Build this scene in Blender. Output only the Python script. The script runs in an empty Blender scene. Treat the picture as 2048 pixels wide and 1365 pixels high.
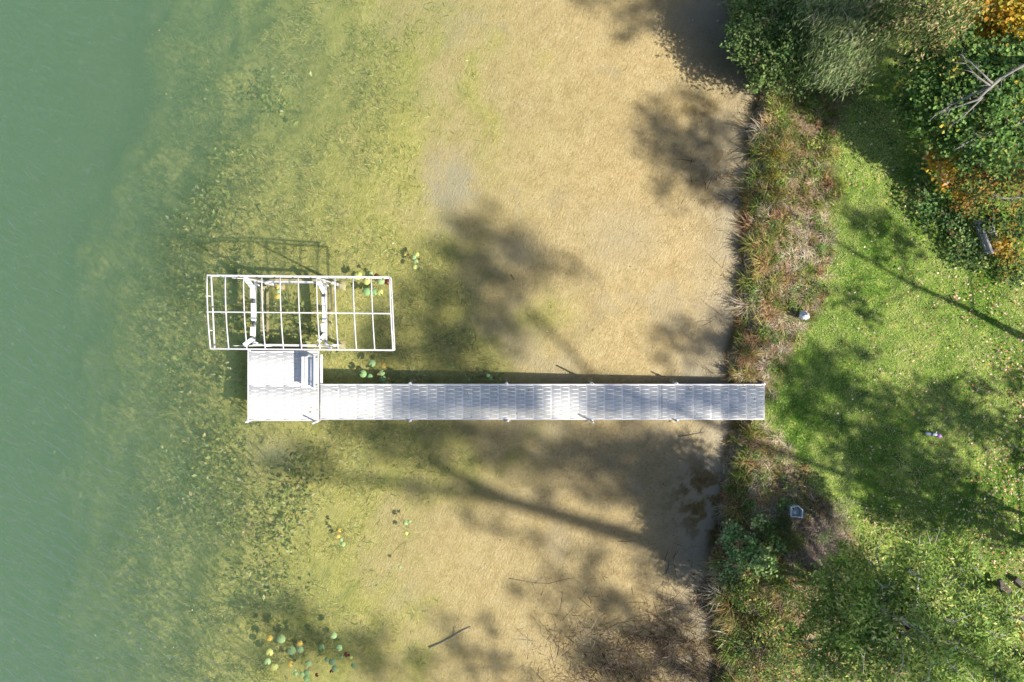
import bpy, math, numpy as np
from mathutils import Vector, Matrix

# ------------------------------------------------------------------ camera, sky, sun, exposure
scene = bpy.context.scene
CAM_Z = 24.0
FPX = 1389.0                      # focal length in pixels of the 2048 wide photograph
cam_data = bpy.data.cameras.new('camera')
cam_data.sensor_width = 36.0
cam_data.lens = 36.0 * FPX / 2048.0
cam_data.clip_start = 0.1
cam_data.clip_end = 2000
cam = bpy.data.objects.new('camera', cam_data)
scene.collection.objects.link(cam)
cam.location = (0, 0, CAM_Z)
scene.camera = cam

SUN_EL = math.radians(45.0)
SUN_H = np.array([0.894, -0.447])          # horizontal direction towards the sun
world = bpy.data.worlds.new('World')
scene.world = world
world.use_nodes = True
wn = world.node_tree.nodes
bg = wn['Background']
sky = wn.new('ShaderNodeTexSky')
sky.sky_type = 'NISHITA'
sky.sun_disc = False
sky.sun_elevation = SUN_EL
sky.sun_rotation = math.atan2(SUN_H[0], SUN_H[1])
sky.air_density = 1.0
sky.dust_density = 1.0
world.node_tree.links.new(sky.outputs[0], bg.inputs[0])
bg.inputs[1].default_value = 0.092
sun_data = bpy.data.lights.new('sun', 'SUN')
sun_data.energy = 5.0
sun_data.angle = math.radians(0.9)
sun_data.color = (1.0, 0.93, 0.80)
sun = bpy.data.objects.new('sun', sun_data)
scene.collection.objects.link(sun)
to_sun = Vector((SUN_H[0] * math.cos(SUN_EL), SUN_H[1] * math.cos(SUN_EL), math.sin(SUN_EL)))
sun.rotation_euler = to_sun.to_track_quat('Z', 'Y').to_euler()
sun.location = to_sun * 60
vs = scene.view_settings
vs.view_transform = 'Standard'
vs.look = 'None'
vs.exposure = 0.66
vs.gamma = 1.0
vs.use_curve_mapping = False
cy = scene.cycles
cy.max_bounces = 6
cy.diffuse_bounces = 2
cy.glossy_bounces = 2
cy.transmission_bounces = 4
cy.volume_bounces = 3
cy.transparent_max_bounces = 8
cy.use_denoising = True
cy.adaptive_threshold = 0.02
cy.sample_clamp_indirect = 6.0

# ------------------------------------------------------------------ helpers
RNG = np.random.default_rng(7)
C = scene.collection

def P(u, v, z=0.0):
    """photo pixel seen at height z -> world point"""
    s = (CAM_Z - z) / FPX
    return np.array([(u - 1024.0) * s, (682.5 - v) * s, z])

def PX(u, z=0.0): return (u - 1024.0) * (CAM_Z - z) / FPX
def PY(v, z=0.0): return (682.5 - v) * (CAM_Z - z) / FPX

def smooth(a, b, x):
    t = np.clip((x - a) / (b - a), 0, 1)
    return t * t * (3 - 2 * t)

_LAT = np.random.default_rng(3).random((256, 256))
def vnoise(x, y, f, seed=0):
    x = np.asarray(x) * f + seed * 17.31 + 500; y = np.asarray(y) * f + seed * 9.77 + 500
    xi = np.floor(x).astype(int); yi = np.floor(y).astype(int)
    fx = x - xi; fy = y - yi
    fx = fx * fx * (3 - 2 * fx); fy = fy * fy * (3 - 2 * fy)
    g = lambda a, b: _LAT[a & 255, b & 255]
    return (g(xi, yi) * (1 - fx) + g(xi + 1, yi) * fx) * (1 - fy) + (g(xi, yi + 1) * (1 - fx) + g(xi + 1, yi + 1) * fx) * fy
def fbm(x, y, f, octaves=4, seed=0):
    s = 0; a = 0.5; t = 0
    for k in range(octaves):
        s = s + a * vnoise(x, y, f * 2 ** k, seed + k); t += a; a *= 0.55
    return s / t

def interp_px(pts, z=0.0):
    """photo polyline (u, v) -> function x(y) in world"""
    a = sorted([(PY(v, z), PX(u, z)) for u, v in pts])
    ys = np.array([q[0] for q in a]); xs = np.array([q[1] for q in a])
    return lambda y: np.interp(y, ys, xs)

shore_x = interp_px([(1462, -300), (1470, 0), (1488, 110), (1522, 190), (1502, 260), (1506, 330), (1490, 420), (1492, 500), (1484, 570),
                     (1480, 640), (1456, 705), (1470, 770), (1472, 840), (1456, 900), (1452, 960), (1442, 1020), (1430, 1100),
                     (1418, 1180), (1430, 1260), (1434, 1365), (1440, 1700)])
lawn_x = interp_px([(1760, -300), (1760, 0), (1730, 120), (1690, 220), (1662, 320), (1668, 420), (1652, 500), (1640, 620), (1600, 680), (1556, 740),
                    (1532, 800), (1532, 850), (1580, 900), (1622, 980), (1680, 1040), (1740, 1110), (1800, 1250), (1820, 1500)], 0.4)

W_KN = np.array([0, 0.5, 1.5, 5.0, 8.5, 13.0, 16.0, 18.0, 20.0, 22.0, 24.0, 28.0, 60.0, 400.0])
D_KN = np.array([0.0, 0.03, 0.08, 0.20, 0.36, 0.62, 0.94, 1.30, 1.85, 2.65, 3.7, 6.8, 9.5, 9.8])
def height(x, y):
    x = np.asarray(x, float); y = np.asarray(y, float)
    d = x - shore_x(y) + 0.30 * (fbm(x, y, 0.9, 4, 5) - 0.5) * 2
    land = 0.03 + 0.30 * smooth(-0.02, 0.45, d) + 0.022 * np.clip(d, 0, 30) + 0.05 * (fbm(x, y, 0.5, 3, 8) - 0.5) * smooth(0, 1, d)
    w = np.clip(-d, 0, None) * (1 + 0.16 * smooth(3.0, 12.0, y) + 0.40 * (fbm(x, y, 0.16, 4, 4) - 0.5))
    dep = np.interp(w, W_KN, D_KN)
    bed = -dep + 0.05 * (fbm(x, y, 0.8, 4, 2) - 0.5) * smooth(1.0, 6, w) - 0.01
    return np.where(d > 0, land, np.minimum(bed, -0.012))

# ---- mesh creation
def mesh_from(name, V, F, cols=None, smooth_shade=False, attrs=None, tris=None):
    """V (n,3); F list/array of polygons with equal length; tris: second array"""
    me = bpy.data.meshes.new(name)
    V = np.asarray(V, np.float32)
    groups = [np.asarray(f, np.int32) for f in ([F] if tris is None else [F, tris]) if len(f)]
    me.vertices.add(len(V)); me.vertices.foreach_set('co', V.ravel())
    nl = sum(g.size for g in groups); npoly = sum(len(g) for g in groups)
    me.loops.add(nl); me.polygons.add(npoly)
    me.loops.foreach_set('vertex_index', np.concatenate([g.ravel() for g in groups]))
    tot = np.concatenate([np.full(len(g), g.shape[1], np.int32) for g in groups])
    st = np.concatenate([[0], np.cumsum(tot)[:-1]]).astype(np.int32)
    me.polygons.foreach_set('loop_start', st)
    if smooth_shade: me.polygons.foreach_set('use_smooth', np.ones(npoly, bool))
    if cols is not None:
        a = me.color_attributes.new('col', 'FLOAT_COLOR', 'POINT')
        c4 = np.ones((len(V), 4), np.float32); c4[:, :3] = cols
        a.data.foreach_set('color', c4.ravel())
    for k, arr in (attrs or {}).items():
        a = me.attributes.new(k, 'FLOAT', 'POINT')
        a.data.foreach_set('value', np.asarray(arr, np.float32))
    me.update(calc_edges=True)
    me.validate()
    return me

def link(name, me, mat=None, parent=None, loc=None):
    o = bpy.data.objects.new(name, me)
    C.objects.link(o)
    if mat is not None and me is not None and not me.materials: me.materials.append(mat)
    if parent is not None: o.parent = parent
    if loc is not None: o.location = loc
    return o

def thing(name, label, cat, loc=(0, 0, 0), group=None, rz=0.0):
    o = bpy.data.objects.new(name, None)
    C.objects.link(o)
    o.empty_display_size = 0.2
    o.location = loc; o.rotation_euler = (0, 0, rz)
    o['label'] = label; o['category'] = cat
    if group: o['group'] = group
    return o

def tag(o, label=None, cat=None, group=None, kind=None):
    if label: o['label'] = label
    if cat: o['category'] = cat
    if group: o['group'] = group
    if kind: o['kind'] = kind
    return o

class MB:
    """collects boxes, tubes and sheets for one mesh; coordinates are relative to org"""
    def __init__(s, org=(0, 0, 0)):
        s.v = []; s.q = []; s.t = []; s.n = 0; s.org = np.array(org, float)
    def add(s, V, Q=(), T=()):
        V = np.asarray(V, float) - s.org
        s.v.append(V)
        if len(Q): s.q.append(np.asarray(Q, int) + s.n)
        if len(T): s.t.append(np.asarray(T, int) + s.n)
        s.n += len(V)
    def box(s, lo, hi):
        x0, y0, z0 = lo; x1, y1, z1 = hi
        s.add([(x0, y0, z0), (x1, y0, z0), (x1, y1, z0), (x0, y1, z0), (x0, y0, z1), (x1, y0, z1), (x1, y1, z1), (x0, y1, z1)],
              [(0, 3, 2, 1), (4, 5, 6, 7), (0, 1, 5, 4), (1, 2, 6, 5), (2, 3, 7, 6), (3, 0, 4, 7)])
    def bar(s, a, b, w, h, up=(0, 0, 1)):
        """rectangular bar from a to b"""
        a = np.array(a, float); b = np.array(b, float)
        d = b - a; d /= np.linalg.norm(d)
        up = np.array(up, float)
        if abs(d @ up) > 0.95: up = np.array([0, 1.0, 0])
        side = np.cross(d, up); side /= np.linalg.norm(side)
        up = np.cross(side, d)
        vs_ = []
        for p in (a, b):
            for sx, sz in ((-1, -1), (1, -1), (1, 1), (-1, 1)):
                vs_.append(p + side * sx * w / 2 + up * sz * h / 2)
        s.add(vs_, [(0, 1, 2, 3), (7, 6, 5, 4), (0, 4, 5, 1), (1, 5, 6, 2), (2, 6, 7, 3), (3, 7, 4, 0)])
    def tube(s, pts, rad, sides=8, cap=True):
        pts = np.asarray(pts, float); n = len(pts)
        rad = np.broadcast_to(np.asarray(rad, float), (n,))
        tan = np.gradient(pts, axis=0)
        tan /= np.linalg.norm(tan, axis=1)[:, None] + 1e-9
        ref = np.array([0, 0, 1.0]) if abs(tan[0, 2]) < 0.9 else np.array([1.0, 0, 0])
        V = []
        for i in range(n):
            a = np.cross(tan[i], ref); a /= np.linalg.norm(a) + 1e-9
            b = np.cross(tan[i], a)
            for k in range(sides):
                t = 2 * math.pi * k / sides
                V.append(pts[i] + rad[i] * (a * math.cos(t) + b * math.sin(t)))
        Q = []
        for i in range(n - 1):
            for k in range(sides):
                k2 = (k + 1) % sides
                Q.append((i * sides + k, i * sides + k2, (i + 1) * sides + k2, (i + 1) * sides + k))
        T = []
        if cap:
            V.append(pts[0]); V.append(pts[-1]); c0 = n * sides; c1 = c0 + 1
            for k in range(sides):
                k2 = (k + 1) % sides
                T.append((c0, k2, k)); T.append((c1, (n - 1) * sides + k, (n - 1) * sides + k2))
        s.add(V, Q, T)
    def mesh(s, name, smooth_shade=False):
        V = np.concatenate(s.v)
        Q = np.concatenate(s.q) if s.q else np.zeros((0, 4), int)
        T = np.concatenate(s.t) if s.t else np.zeros((0, 3), int)
        return mesh_from(name, V, Q, smooth_shade=smooth_shade, tris=T)
    def build(s, name, mat, parent=None, loc=None, smooth_shade=False, bevel=0):
        o = link(name, s.mesh(name, smooth_shade), mat, parent, loc)
        if bevel:
            m = o.modifiers.new('bevel', 'BEVEL'); m.width = bevel; m.segments = 2; m.limit_method = 'ANGLE'
        return o

# ---- vectorised foliage
def unit(a): return a / (np.linalg.norm(a, axis=-1, keepdims=True) + 1e-9)

def leaf_mesh(name, pos, nrm, size, aspect, cols, rng, dirs=None, fold=0.15):
    """one kinked rhombic leaf per point: 4 vertices, 2 triangles"""
    n = len(pos)
    nrm = unit(nrm)
    if dirs is None: dirs = rng.normal(size=(n, 3))
    d = unit(dirs - nrm * np.sum(dirs * nrm, 1, keepdims=True))
    s = np.cross(nrm, d)
    L = np.broadcast_to(size, (n,))[:, None]; Wd = L * aspect
    V = np.empty((n, 4, 3))
    V[:, 0] = pos - d * L * 0.5
    V[:, 1] = pos + s * Wd * 0.5 + d * L * 0.03 + nrm * L * fold
    V[:, 2] = pos + d * L * 0.5
    V[:, 3] = pos - s * Wd * 0.5 + d * L * 0.03 + nrm * L * fold
    i = np.arange(n)[:, None] * 4
    T = np.concatenate([i + [[0, 1, 2]], i + [[0, 2, 3]]])
    return mesh_from(name, V.reshape(-1, 3), T, np.repeat(cols, 4, axis=0))

def blade_mesh(name, pos, az, length, lean, width, cols, rng, bend=0.5):
    """arching grass blades: 5 vertices, 3 triangles each"""
    n = len(pos)
    h = np.stack([np.cos(az), np.sin(az), np.zeros(n)], 1)
    s = np.stack([-np.sin(az), np.cos(az), np.zeros(n)], 1)
    up = np.array([0, 0, 1.0])
    L = np.broadcast_to(length, (n,))[:, None]; w = np.broadcast_to(width, (n,))[:, None]
    le = np.broadcast_to(lean, (n,))[:, None]
    le2 = np.clip(le + bend * rng.random((n, 1)), 0, 1.9)
    mid = pos + (h * np.sin(le) + up * np.cos(le)) * L * 0.5
    tip = mid + (h * np.sin(le2) + up * np.cos(le2)) * L * 0.5
    V = np.empty((n, 5, 3))
    V[:, 0] = pos - s * w * 0.5; V[:, 1] = pos + s * w * 0.5
    V[:, 2] = mid - s * w * 0.45; V[:, 3] = mid + s * w * 0.45
    V[:, 4] = tip
    i = np.arange(n)[:, None] * 5
    T = np.concatenate([i + [[0, 1, 3]], i + [[0, 3, 2]], i + [[2, 3, 4]]])
    return mesh_from(name, V.reshape(-1, 3), T, np.repeat(cols, 5, axis=0))

def pick(pal, n, rng, jit=0.18, weights=None):
    pal = np.array(pal, float)
    w = None if weights is None else np.array(weights, float) / sum(weights)
    c = pal[rng.choice(len(pal), n, p=w)]
    return np.clip(c * (1 + jit * rng.normal(size=(n, 1))) * (1 + 0.06 * rng.normal(size=(n, 3))), 0.004, 0.9)

# ------------------------------------------------------------------ materials
def new_mat(name):
    m = bpy.data.materials.new(name); m.use_nodes = True
    nt = m.node_tree
    return m, nt, nt.nodes, nt.links

def ramp(nd, stops):
    r = nd.new('ShaderNodeValToRGB')
    e = r.color_ramp.elements
    while len(e) > 1: e.remove(e[-1])
    e[0].position = stops[0][0]; e[0].color = (*stops[0][1], 1)
    for p, c in stops[1:]:
        x = e.new(p); x.color = (*c, 1)
    return r

def simple_mat(name, base, rough=0.5, metal=0.0, nscale=6.0, var=0.15, bump=0.0, bscale=40.0, dirt=None, dirt_amt=0.3):
    m, nt, nd, lk = new_mat(name)
    b = nd['Principled BSDF']
    tc = nd.new('ShaderNodeTexCoord')
    no = nd.new('ShaderNodeTexNoise'); no.inputs['Scale'].default_value = nscale; no.inputs['Detail'].default_value = 6
    lk.new(tc.outputs['Object'], no.inputs['Vector'])
    base = np.array(base)
    r = ramp(nd, [(0.3, tuple(base * (1 - var))), (0.7, tuple(np.clip(base * (1 + var), 0, 0.92)))])
    lk.new(no.outputs[0], r.inputs[0])
    out = r.outputs[0]
    if dirt is not None:
        n2 = nd.new('ShaderNodeTexNoise'); n2.inputs['Scale'].default_value = nscale * 2.3; n2.inputs['Detail'].default_value = 8
        lk.new(tc.outputs['Object'], n2.inputs['Vector'])
        mr = nd.new('ShaderNodeMapRange'); mr.inputs[1].default_value = 0.52; mr.inputs[2].default_value = 0.75; mr.inputs[4].default_value = dirt_amt
        lk.new(n2.outputs[0], mr.inputs[0])
        mx = nd.new('ShaderNodeMixRGB'); mx.inputs[2].default_value = (*dirt, 1)
        lk.new(mr.outputs[0], mx.inputs[0]); lk.new(out, mx.inputs[1]); out = mx.outputs[0]
    lk.new(out, b.inputs['Base Color'])
    b.inputs['Roughness'].default_value = rough; b.inputs['Metallic'].default_value = metal
    if bump:
        n3 = nd.new('ShaderNodeTexNoise'); n3.inputs['Scale'].default_value = bscale
        lk.new(tc.outputs['Object'], n3.inputs['Vector'])
        bp = nd.new('ShaderNodeBump'); bp.inputs['Strength'].default_value = bump; bp.inputs['Distance'].default_value = 0.01
        lk.new(n3.outputs[0], bp.inputs['Height']); lk.new(bp.outputs[0], b.inputs['Normal'])
    return m

def foliage_mat(name, transl=0.35, rough=0.55, spec=0.3):
    m, nt, nd, lk = new_mat(name)
    b = nd['Principled BSDF']; out = nd['Material Output']
    at = nd.new('ShaderNodeAttribute'); at.attribute_name = 'col'
    tc = nd.new('ShaderNodeTexCoord')
    no = nd.new('ShaderNodeTexNoise'); no.inputs['Scale'].default_value = 25.0
    lk.new(tc.outputs['Object'], no.inputs['Vector'])
    hs = nd.new('ShaderNodeHueSaturation')
    mr = nd.new('ShaderNodeMapRange'); mr.inputs[3].default_value = 0.8; mr.inputs[4].default_value = 1.2
    lk.new(no.outputs[0], mr.inputs[0]); lk.new(mr.outputs[0], hs.inputs['Value'])
    lk.new(at.outputs['Color'], hs.inputs['Color'])
    lk.new(hs.outputs[0], b.inputs['Base Color'])
    b.inputs['Roughness'].default_value = rough
    b.inputs['Specular IOR Level'].default_value = spec
    tr = nd.new('ShaderNodeBsdfTranslucent'); lk.new(hs.outputs[0], tr.inputs['Color'])
    mx = nd.new('ShaderNodeMixShader'); mx.inputs[0].default_value = transl
    lk.new(b.outputs[0], mx.inputs[1]); lk.new(tr.outputs[0], mx.inputs[2]); lk.new(mx.outputs[0], out.inputs['Surface'])
    return m

FOL = foliage_mat('leaf', 0.42)
GRASS = foliage_mat('grass_blade', 0.42, 0.6, 0.2)
DRY = foliage_mat('dry_stalk', 0.15, 0.8, 0.1)
BARK = simple_mat('bark_grey', (0.17, 0.145, 0.125), 0.9, 0, 8, 0.35, 0.6, 30)
TWIG = simple_mat('twig_grey', (0.42, 0.40, 0.36), 0.9, 0, 10, 0.25, 0.3, 30)
BARK_PALE = simple_mat('bark_pale_grey', (0.24, 0.22, 0.20), 0.9, 0, 10, 0.25, 0.5, 30)
PLASTIC = simple_mat('white_plastic_decking', (0.80, 0.80, 0.81), 0.5, 0, 1.3, 0.03, 0.05, 60, (0.40, 0.33, 0.26), 0.30)
ALU = simple_mat('white_painted_aluminium', (0.61, 0.60, 0.62), 0.42, 0.0, 3.0, 0.04, 0.0, 40, (0.40, 0.31, 0.24), 0.35)
ALU_BARE = simple_mat('dull_aluminium', (0.62, 0.63, 0.65), 0.45, 0.55, 5.0, 0.1, 0.0, 40, (0.3, 0.25, 0.2), 0.2)
BASEBEAM = simple_mat('silted_aluminium', (0.52, 0.43, 0.24), 0.8, 0.0, 5.0, 0.25, 0.2, 30)
CARPET = simple_mat('bunk_white_vinyl', (0.84, 0.84, 0.85), 0.55, 0, 4, 0.04, 0.0, 40, (0.5, 0.5, 0.48), 0.2)
DARKRUB = simple_mat('dark_rubber', (0.09, 0.10, 0.13), 0.7, 0, 10, 0.2)
WOOD_GREY = simple_mat('weathered_wood', (0.42, 0.41, 0.40), 0.85, 0, 14, 0.25, 0.5, 50)
WOOD_DARK = simple_mat('dark_old_timber', (0.11, 0.085, 0.085), 0.9, 0, 10, 0.35, 0.5, 40)
STONE = simple_mat('pale_stone', (0.42, 0.41, 0.39), 0.9, 0, 9, 0.2, 0.5, 20)

# lake bed: sand, silt, weed film and algae by vertex masks, fine relief in nodes
def bed_material():
    m, nt, nd, lk = new_mat('lake_bed_sand')
    b = nd['Principled BSDF']; tc = nd.new('ShaderNodeTexCoord')
    def noise(scale, detail=6, dist=0.0, rough=0.6):
        n = nd.new('ShaderNodeTexNoise'); n.inputs['Scale'].default_value = scale; n.inputs['Detail'].default_value = detail
        n.inputs['Distortion'].default_value = dist; n.inputs['Roughness'].default_value = rough
        lk.new(tc.outputs['Object'], n.inputs['Vector']); return n
    def attr(name):
        a = nd.new('ShaderNodeAttribute'); a.attribute_name = name; return a.outputs['Fac']
    def mix(f, a, c2):
        x = nd.new('ShaderNodeMixRGB')
        if hasattr(f, 'name'): lk.new(f, x.inputs[0])
        else: x.inputs[0].default_value = f
        for k, q in ((1, a), (2, c2)):
            if isinstance(q, tuple): x.inputs[k].default_value = (*q, 1)
            else: lk.new(q, x.inputs[k])
        return x.outputs[0]
    def mrange(s, a, b_, c_=0.0, d_=1.0):
        r = nd.new('ShaderNodeMapRange'); r.inputs[1].default_value = a; r.inputs[2].default_value = b_; r.inputs[3].default_value = c_; r.inputs[4].default_value = d_
        lk.new(s, r.inputs[0]); return r.outputs[0]
    def mul(a, c2):
        x = nd.new('ShaderNodeMath'); x.operation = 'MULTIPLY'
        lk.new(a, x.inputs[0])
        if hasattr(c2, 'name'): lk.new(c2, x.inputs[1])
        else: x.inputs[1].default_value = c2
        return x.outputs[0]
    sand = ramp(nd, [(0.25, (0.43, 0.325, 0.15)), (0.5, (0.59, 0.465, 0.24)), (0.75, (0.69, 0.57, 0.33))])
    lk.new(noise(2.2, 8, 0.3, 0.7).outputs[0], sand.inputs[0])
    grain = noise(13, 6, 0.9, 0.75)
    col = mix(mrange(grain.outputs[0], 0.48, 0.66, 0, 0.75), sand.outputs[0], (0.31, 0.225, 0.11))
    col = mix(mrange(noise(21, 4, 0.6).outputs[0], 0.54, 0.70, 0, 0.6), col, (0.68, 0.55, 0.34))
    # grey silt patches
    col = mix(attr('silt'), col, (0.46, 0.405, 0.29))
    # weed film
    wcol = ramp(nd, [(0.28, (0.26, 0.245, 0.06)), (0.46, (0.50, 0.455, 0.13)), (0.7, (0.68, 0.60, 0.23))])
    lk.new(noise(3.4, 9, 0.8, 0.72).outputs[0], wcol.inputs[0])
    wfine = noise(11, 7, 1.4, 0.75)
    wc = mix(mrange(wfine.outputs[0], 0.47, 0.62, 0, 0.6), wcol.outputs[0], (0.16, 0.19, 0.045))
    wc = mix(mrange(noise(16, 5, 1.0, 0.7).outputs[0], 0.55, 0.68, 0, 0.7), wc, (0.66, 0.60, 0.27))
    wc = mix(mrange(noise(0.75, 5, 0.8, 0.65).outputs[0], 0.52, 0.70, 0, 0.6), wc, (0.24, 0.28, 0.07))
    wc = mix(mrange(noise(1.1, 5, 0.5, 0.65).outputs[0], 0.54, 0.7, 0, 0.6), wc, (0.62, 0.51, 0.22))
    col = mix(attr('weed'), col, wc)
    # brown algae and leaf muck close to the bank
    acol = ramp(nd, [(0.3, (0.13, 0.085, 0.022)), (0.7, (0.34, 0.235, 0.07))])
    lk.new(noise(9, 6, 0.5).outputs[0], acol.inputs[0])
    col = mix(attr('muck'), col, acol.outputs[0])
    lk.new(col, b.inputs['Base Color'])
    b.inputs['Roughness'].default_value = 0.9
    b.inputs['Specular IOR Level'].default_value = 0.1
    rm0 = nd.new('ShaderNodeMapping'); rm0.inputs['Rotation'].default_value = (0, 0, math.radians(-62)); lk.new(tc.outputs['Object'], rm0.inputs['Vector'])
    rm = nd.new('ShaderNodeMapping'); rm.inputs['Scale'].default_value = (0.9, 2.6, 1); lk.new(rm0.outputs[0], rm.inputs['Vector'])
    rip = noise(5.5, 5, 1.0); lk.new(rm.outputs[0], rip.inputs['Vector'])
    ad = nd.new('ShaderNodeMath'); ad.operation = 'ADD'
    lk.new(rip.outputs[0], ad.inputs[0]); lk.new(grain.outputs[0], ad.inputs[1])
    bp = nd.new('ShaderNodeBump'); bp.inputs['Strength'].default_value = 0.75; bp.inputs['Distance'].default_value = 0.07
    lk.new(ad.outputs[0], bp.inputs['Height']); lk.new(bp.outputs[0], b.inputs['Normal'])
    return m

def soil_material():
    m, nt, nd, lk = new_mat('lawn_soil')
    b = nd['Principled BSDF']; tc = nd.new('ShaderNodeTexCoord')
    n = nd.new('ShaderNodeTexNoise'); n.inputs['Scale'].default_value = 3.0; n.inputs['Detail'].default_value = 9
    lk.new(tc.outputs['Object'], n.inputs['Vector'])
    g = ramp(nd, [(0.3, (0.06, 0.12, 0.02)), (0.55, (0.17, 0.26, 0.04)), (0.75, (0.36, 0.40, 0.10))])
    lk.new(n.outputs[0], g.inputs[0])
    n2 = nd.new('ShaderNodeTexNoise'); n2.inputs['Scale'].default_value = 14.0; n2.inputs['Detail'].default_value = 6
    lk.new(tc.outputs['Object'], n2.inputs['Vector'])
    s = ramp(nd, [(0.3, (0.07, 0.05, 0.03)), (0.7, (0.34, 0.255, 0.16))])
    lk.new(n2.outputs[0], s.inputs[0])
    at = nd.new('ShaderNodeAttribute'); at.attribute_name = 'bank'
    mx = nd.new('ShaderNodeMixRGB'); lk.new(at.outputs['Fac'], mx.inputs[0]); lk.new(g.outputs[0], mx.inputs[1]); lk.new(s.outputs[0], mx.inputs[2])
    lk.new(mx.outputs[0], b.inputs['Base Color']); b.inputs['Roughness'].default_value = 0.95
    b.inputs['Specular IOR Level'].default_value = 0.1
    bp = nd.new('ShaderNodeBump'); bp.inputs['Strength'].default_value = 0.8; bp.inputs['Distance'].default_value = 0.04
    lk.new(n2.outputs[0], bp.inputs['Height']); lk.new(bp.outputs[0], b.inputs['Normal'])
    return m

def water_material():
    m, nt, nd, lk = new_mat('lake_water')
    nd.remove(nd['Principled BSDF']); out = nd['Material Output']
    tc = nd.new('ShaderNodeTexCoord')
    # wind ripples: stretched noise, crests running from upper left to lower right
    mp0 = nd.new('ShaderNodeMapping'); mp0.inputs['Rotation'].default_value = (0, 0, math.radians(30)); lk.new(tc.outputs['Object'], mp0.inputs['Vector'])
    mp = nd.new('ShaderNodeMapping'); mp.inputs['Scale'].default_value = (1.0, 3.2, 1)
    lk.new(mp0.outputs[0], mp.inputs['Vector'])
    n1 = nd.new('ShaderNodeTexNoise'); n1.inputs['Scale'].default_value = 1.5; n1.inputs['Detail'].default_value = 5; n1.inputs['Distortion'].default_value = 0.9
    lk.new(mp.outputs[0], n1.inputs['Vector'])
    bp = nd.new('ShaderNodeBump'); bp.inputs['Strength'].default_value = 1.0; bp.inputs['Distance'].default_value = 0.30
    at = nd.new('ShaderNodeAttribute'); at.attribute_name = 'chop'
    mu = nd.new('ShaderNodeMath'); mu.operation = 'MULTIPLY'
    lk.new(n1.outputs[0], mu.inputs[0]); lk.new(at.outputs['Fac'], mu.inputs[1]); lk.new(mu.outputs[0], bp.inputs['Height'])
    fr = nd.new('ShaderNodeFresnel'); fr.inputs['IOR'].default_value = 1.33; lk.new(bp.outputs[0], fr.inputs['Normal'])
    gl = nd.new('ShaderNodeBsdfGlossy'); gl.inputs['Roughness'].default_value = 0.33; lk.new(bp.outputs[0], gl.inputs['Normal'])
    tr = nd.new('ShaderNodeBsdfTransparent')
    mx = nd.new('ShaderNodeMixShader'); lk.new(fr.outputs[0], mx.inputs[0]); lk.new(tr.outputs[0], mx.inputs[1]); lk.new(gl.outputs[0], mx.inputs[2])
    lk.new(mx.outputs[0], out.inputs['Surface'])
    colr = (0.385, 0.60, 0.445, 1)
    sc = nd.new('ShaderNodeVolumeScatter'); sc.inputs['Color'].default_value = colr; sc.inputs['Density'].default_value = 0.22
    sc.inputs['Anisotropy'].default_value = 0.0
    ab = nd.new('ShaderNodeVolumeAbsorption'); ab.inputs['Color'].default_value = colr; ab.inputs['Density'].default_value = 0.22
    ads = nd.new('ShaderNodeAddShader'); lk.new(sc.outputs[0], ads.inputs[0]); lk.new(ab.outputs[0], ads.inputs[1])
    lk.new(ads.outputs[0], out.inputs['Volume'])
    return m

# ------------------------------------------------------------------ ground: lake bed and lawn, one continuous sheet
def axis(lo, hi, step, far):
    f = np.arange(lo, hi + 1e-6, step)
    g = np.geomspace(0.3, far, 14)
    return np.concatenate([lo - g[::-1], f, hi + g])
gx = axis(-20.5, 19.5, 0.08, 180.0); gy = axis(-13.6, 13.6, 0.08, 180.0)
X, Y = np.meshgrid(gx, gy, indexing='ij')
Z = height(X, Y)
nx, ny = X.shape
GV = np.stack([X, Y, Z], -1).reshape(-1, 3)
idx = np.arange(nx * ny).reshape(nx, ny)
GF = np.stack([idx[:-1, :-1], idx[1:, :-1], idx[1:, 1:], idx[:-1, 1:]], -1).reshape(-1, 4)
fz = GV[GF][:, :, 2].mean(1)
Dsh = (X - shore_x(Y))
U0 = X * FPX / CAM_Z + 1024; V0 = 682.5 - Y * FPX / CAM_Z       # where a bed point shows in the photo
def blob(u, v, ru, rv=None):
    return np.exp(-(((U0 - u) / ru) ** 2 + ((V0 - v) / (rv or ru)) ** 2))
edge = np.interp(V0, [0, 150, 300, 450, 600, 760, 900, 1050, 1200, 1365], [800, 820, 850, 860, 900, 950, 860, 780, 740, 660])
n_w = fbm(X, Y, 0.55, 5, 11)
weed = smooth(160, -120, U0 - edge + (n_w - 0.5) * 620)
weed = np.clip(weed * (0.55 + 0.8 * fbm(X, Y, 1.3, 4, 21)) + 0.38 * smooth(330, -150, U0 - edge + (n_w - 0.5) * 500), 0, 1)
weed = np.clip(weed - 0.55 * blob(530, 920, 60, 50) - 0.8 * blob(890, 360, 45, 45), 0, 1)
silt = np.clip(1.3 * blob(890, 360, 50, 55) * smooth(0.3, 0.6, fbm(X, Y, 1.5, 4, 35)) + 0.8 * blob(530, 915, 60, 40) + 0.7 * blob(1030, 500, 50, 30) + 0.5 * blob(1250, 470, 80, 60)
               + 0.8 * smooth(-2.6, -0.3, Dsh) * (0.4 + fbm(X, Y, 0.9, 3, 31)) + 0.4 * smooth(0.6, 0.75, fbm(X, Y, 0.5, 4, 33)), 0, 0.85)
mk = fbm(X, Y, 3.4, 4, 41)
muck = smooth(0.47, 0.55, mk) * np.clip(1.3 * blob(1405, 1000, 55, 80) + 0.7 * blob(1390, 1290, 150, 90), 0, 1)
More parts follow.
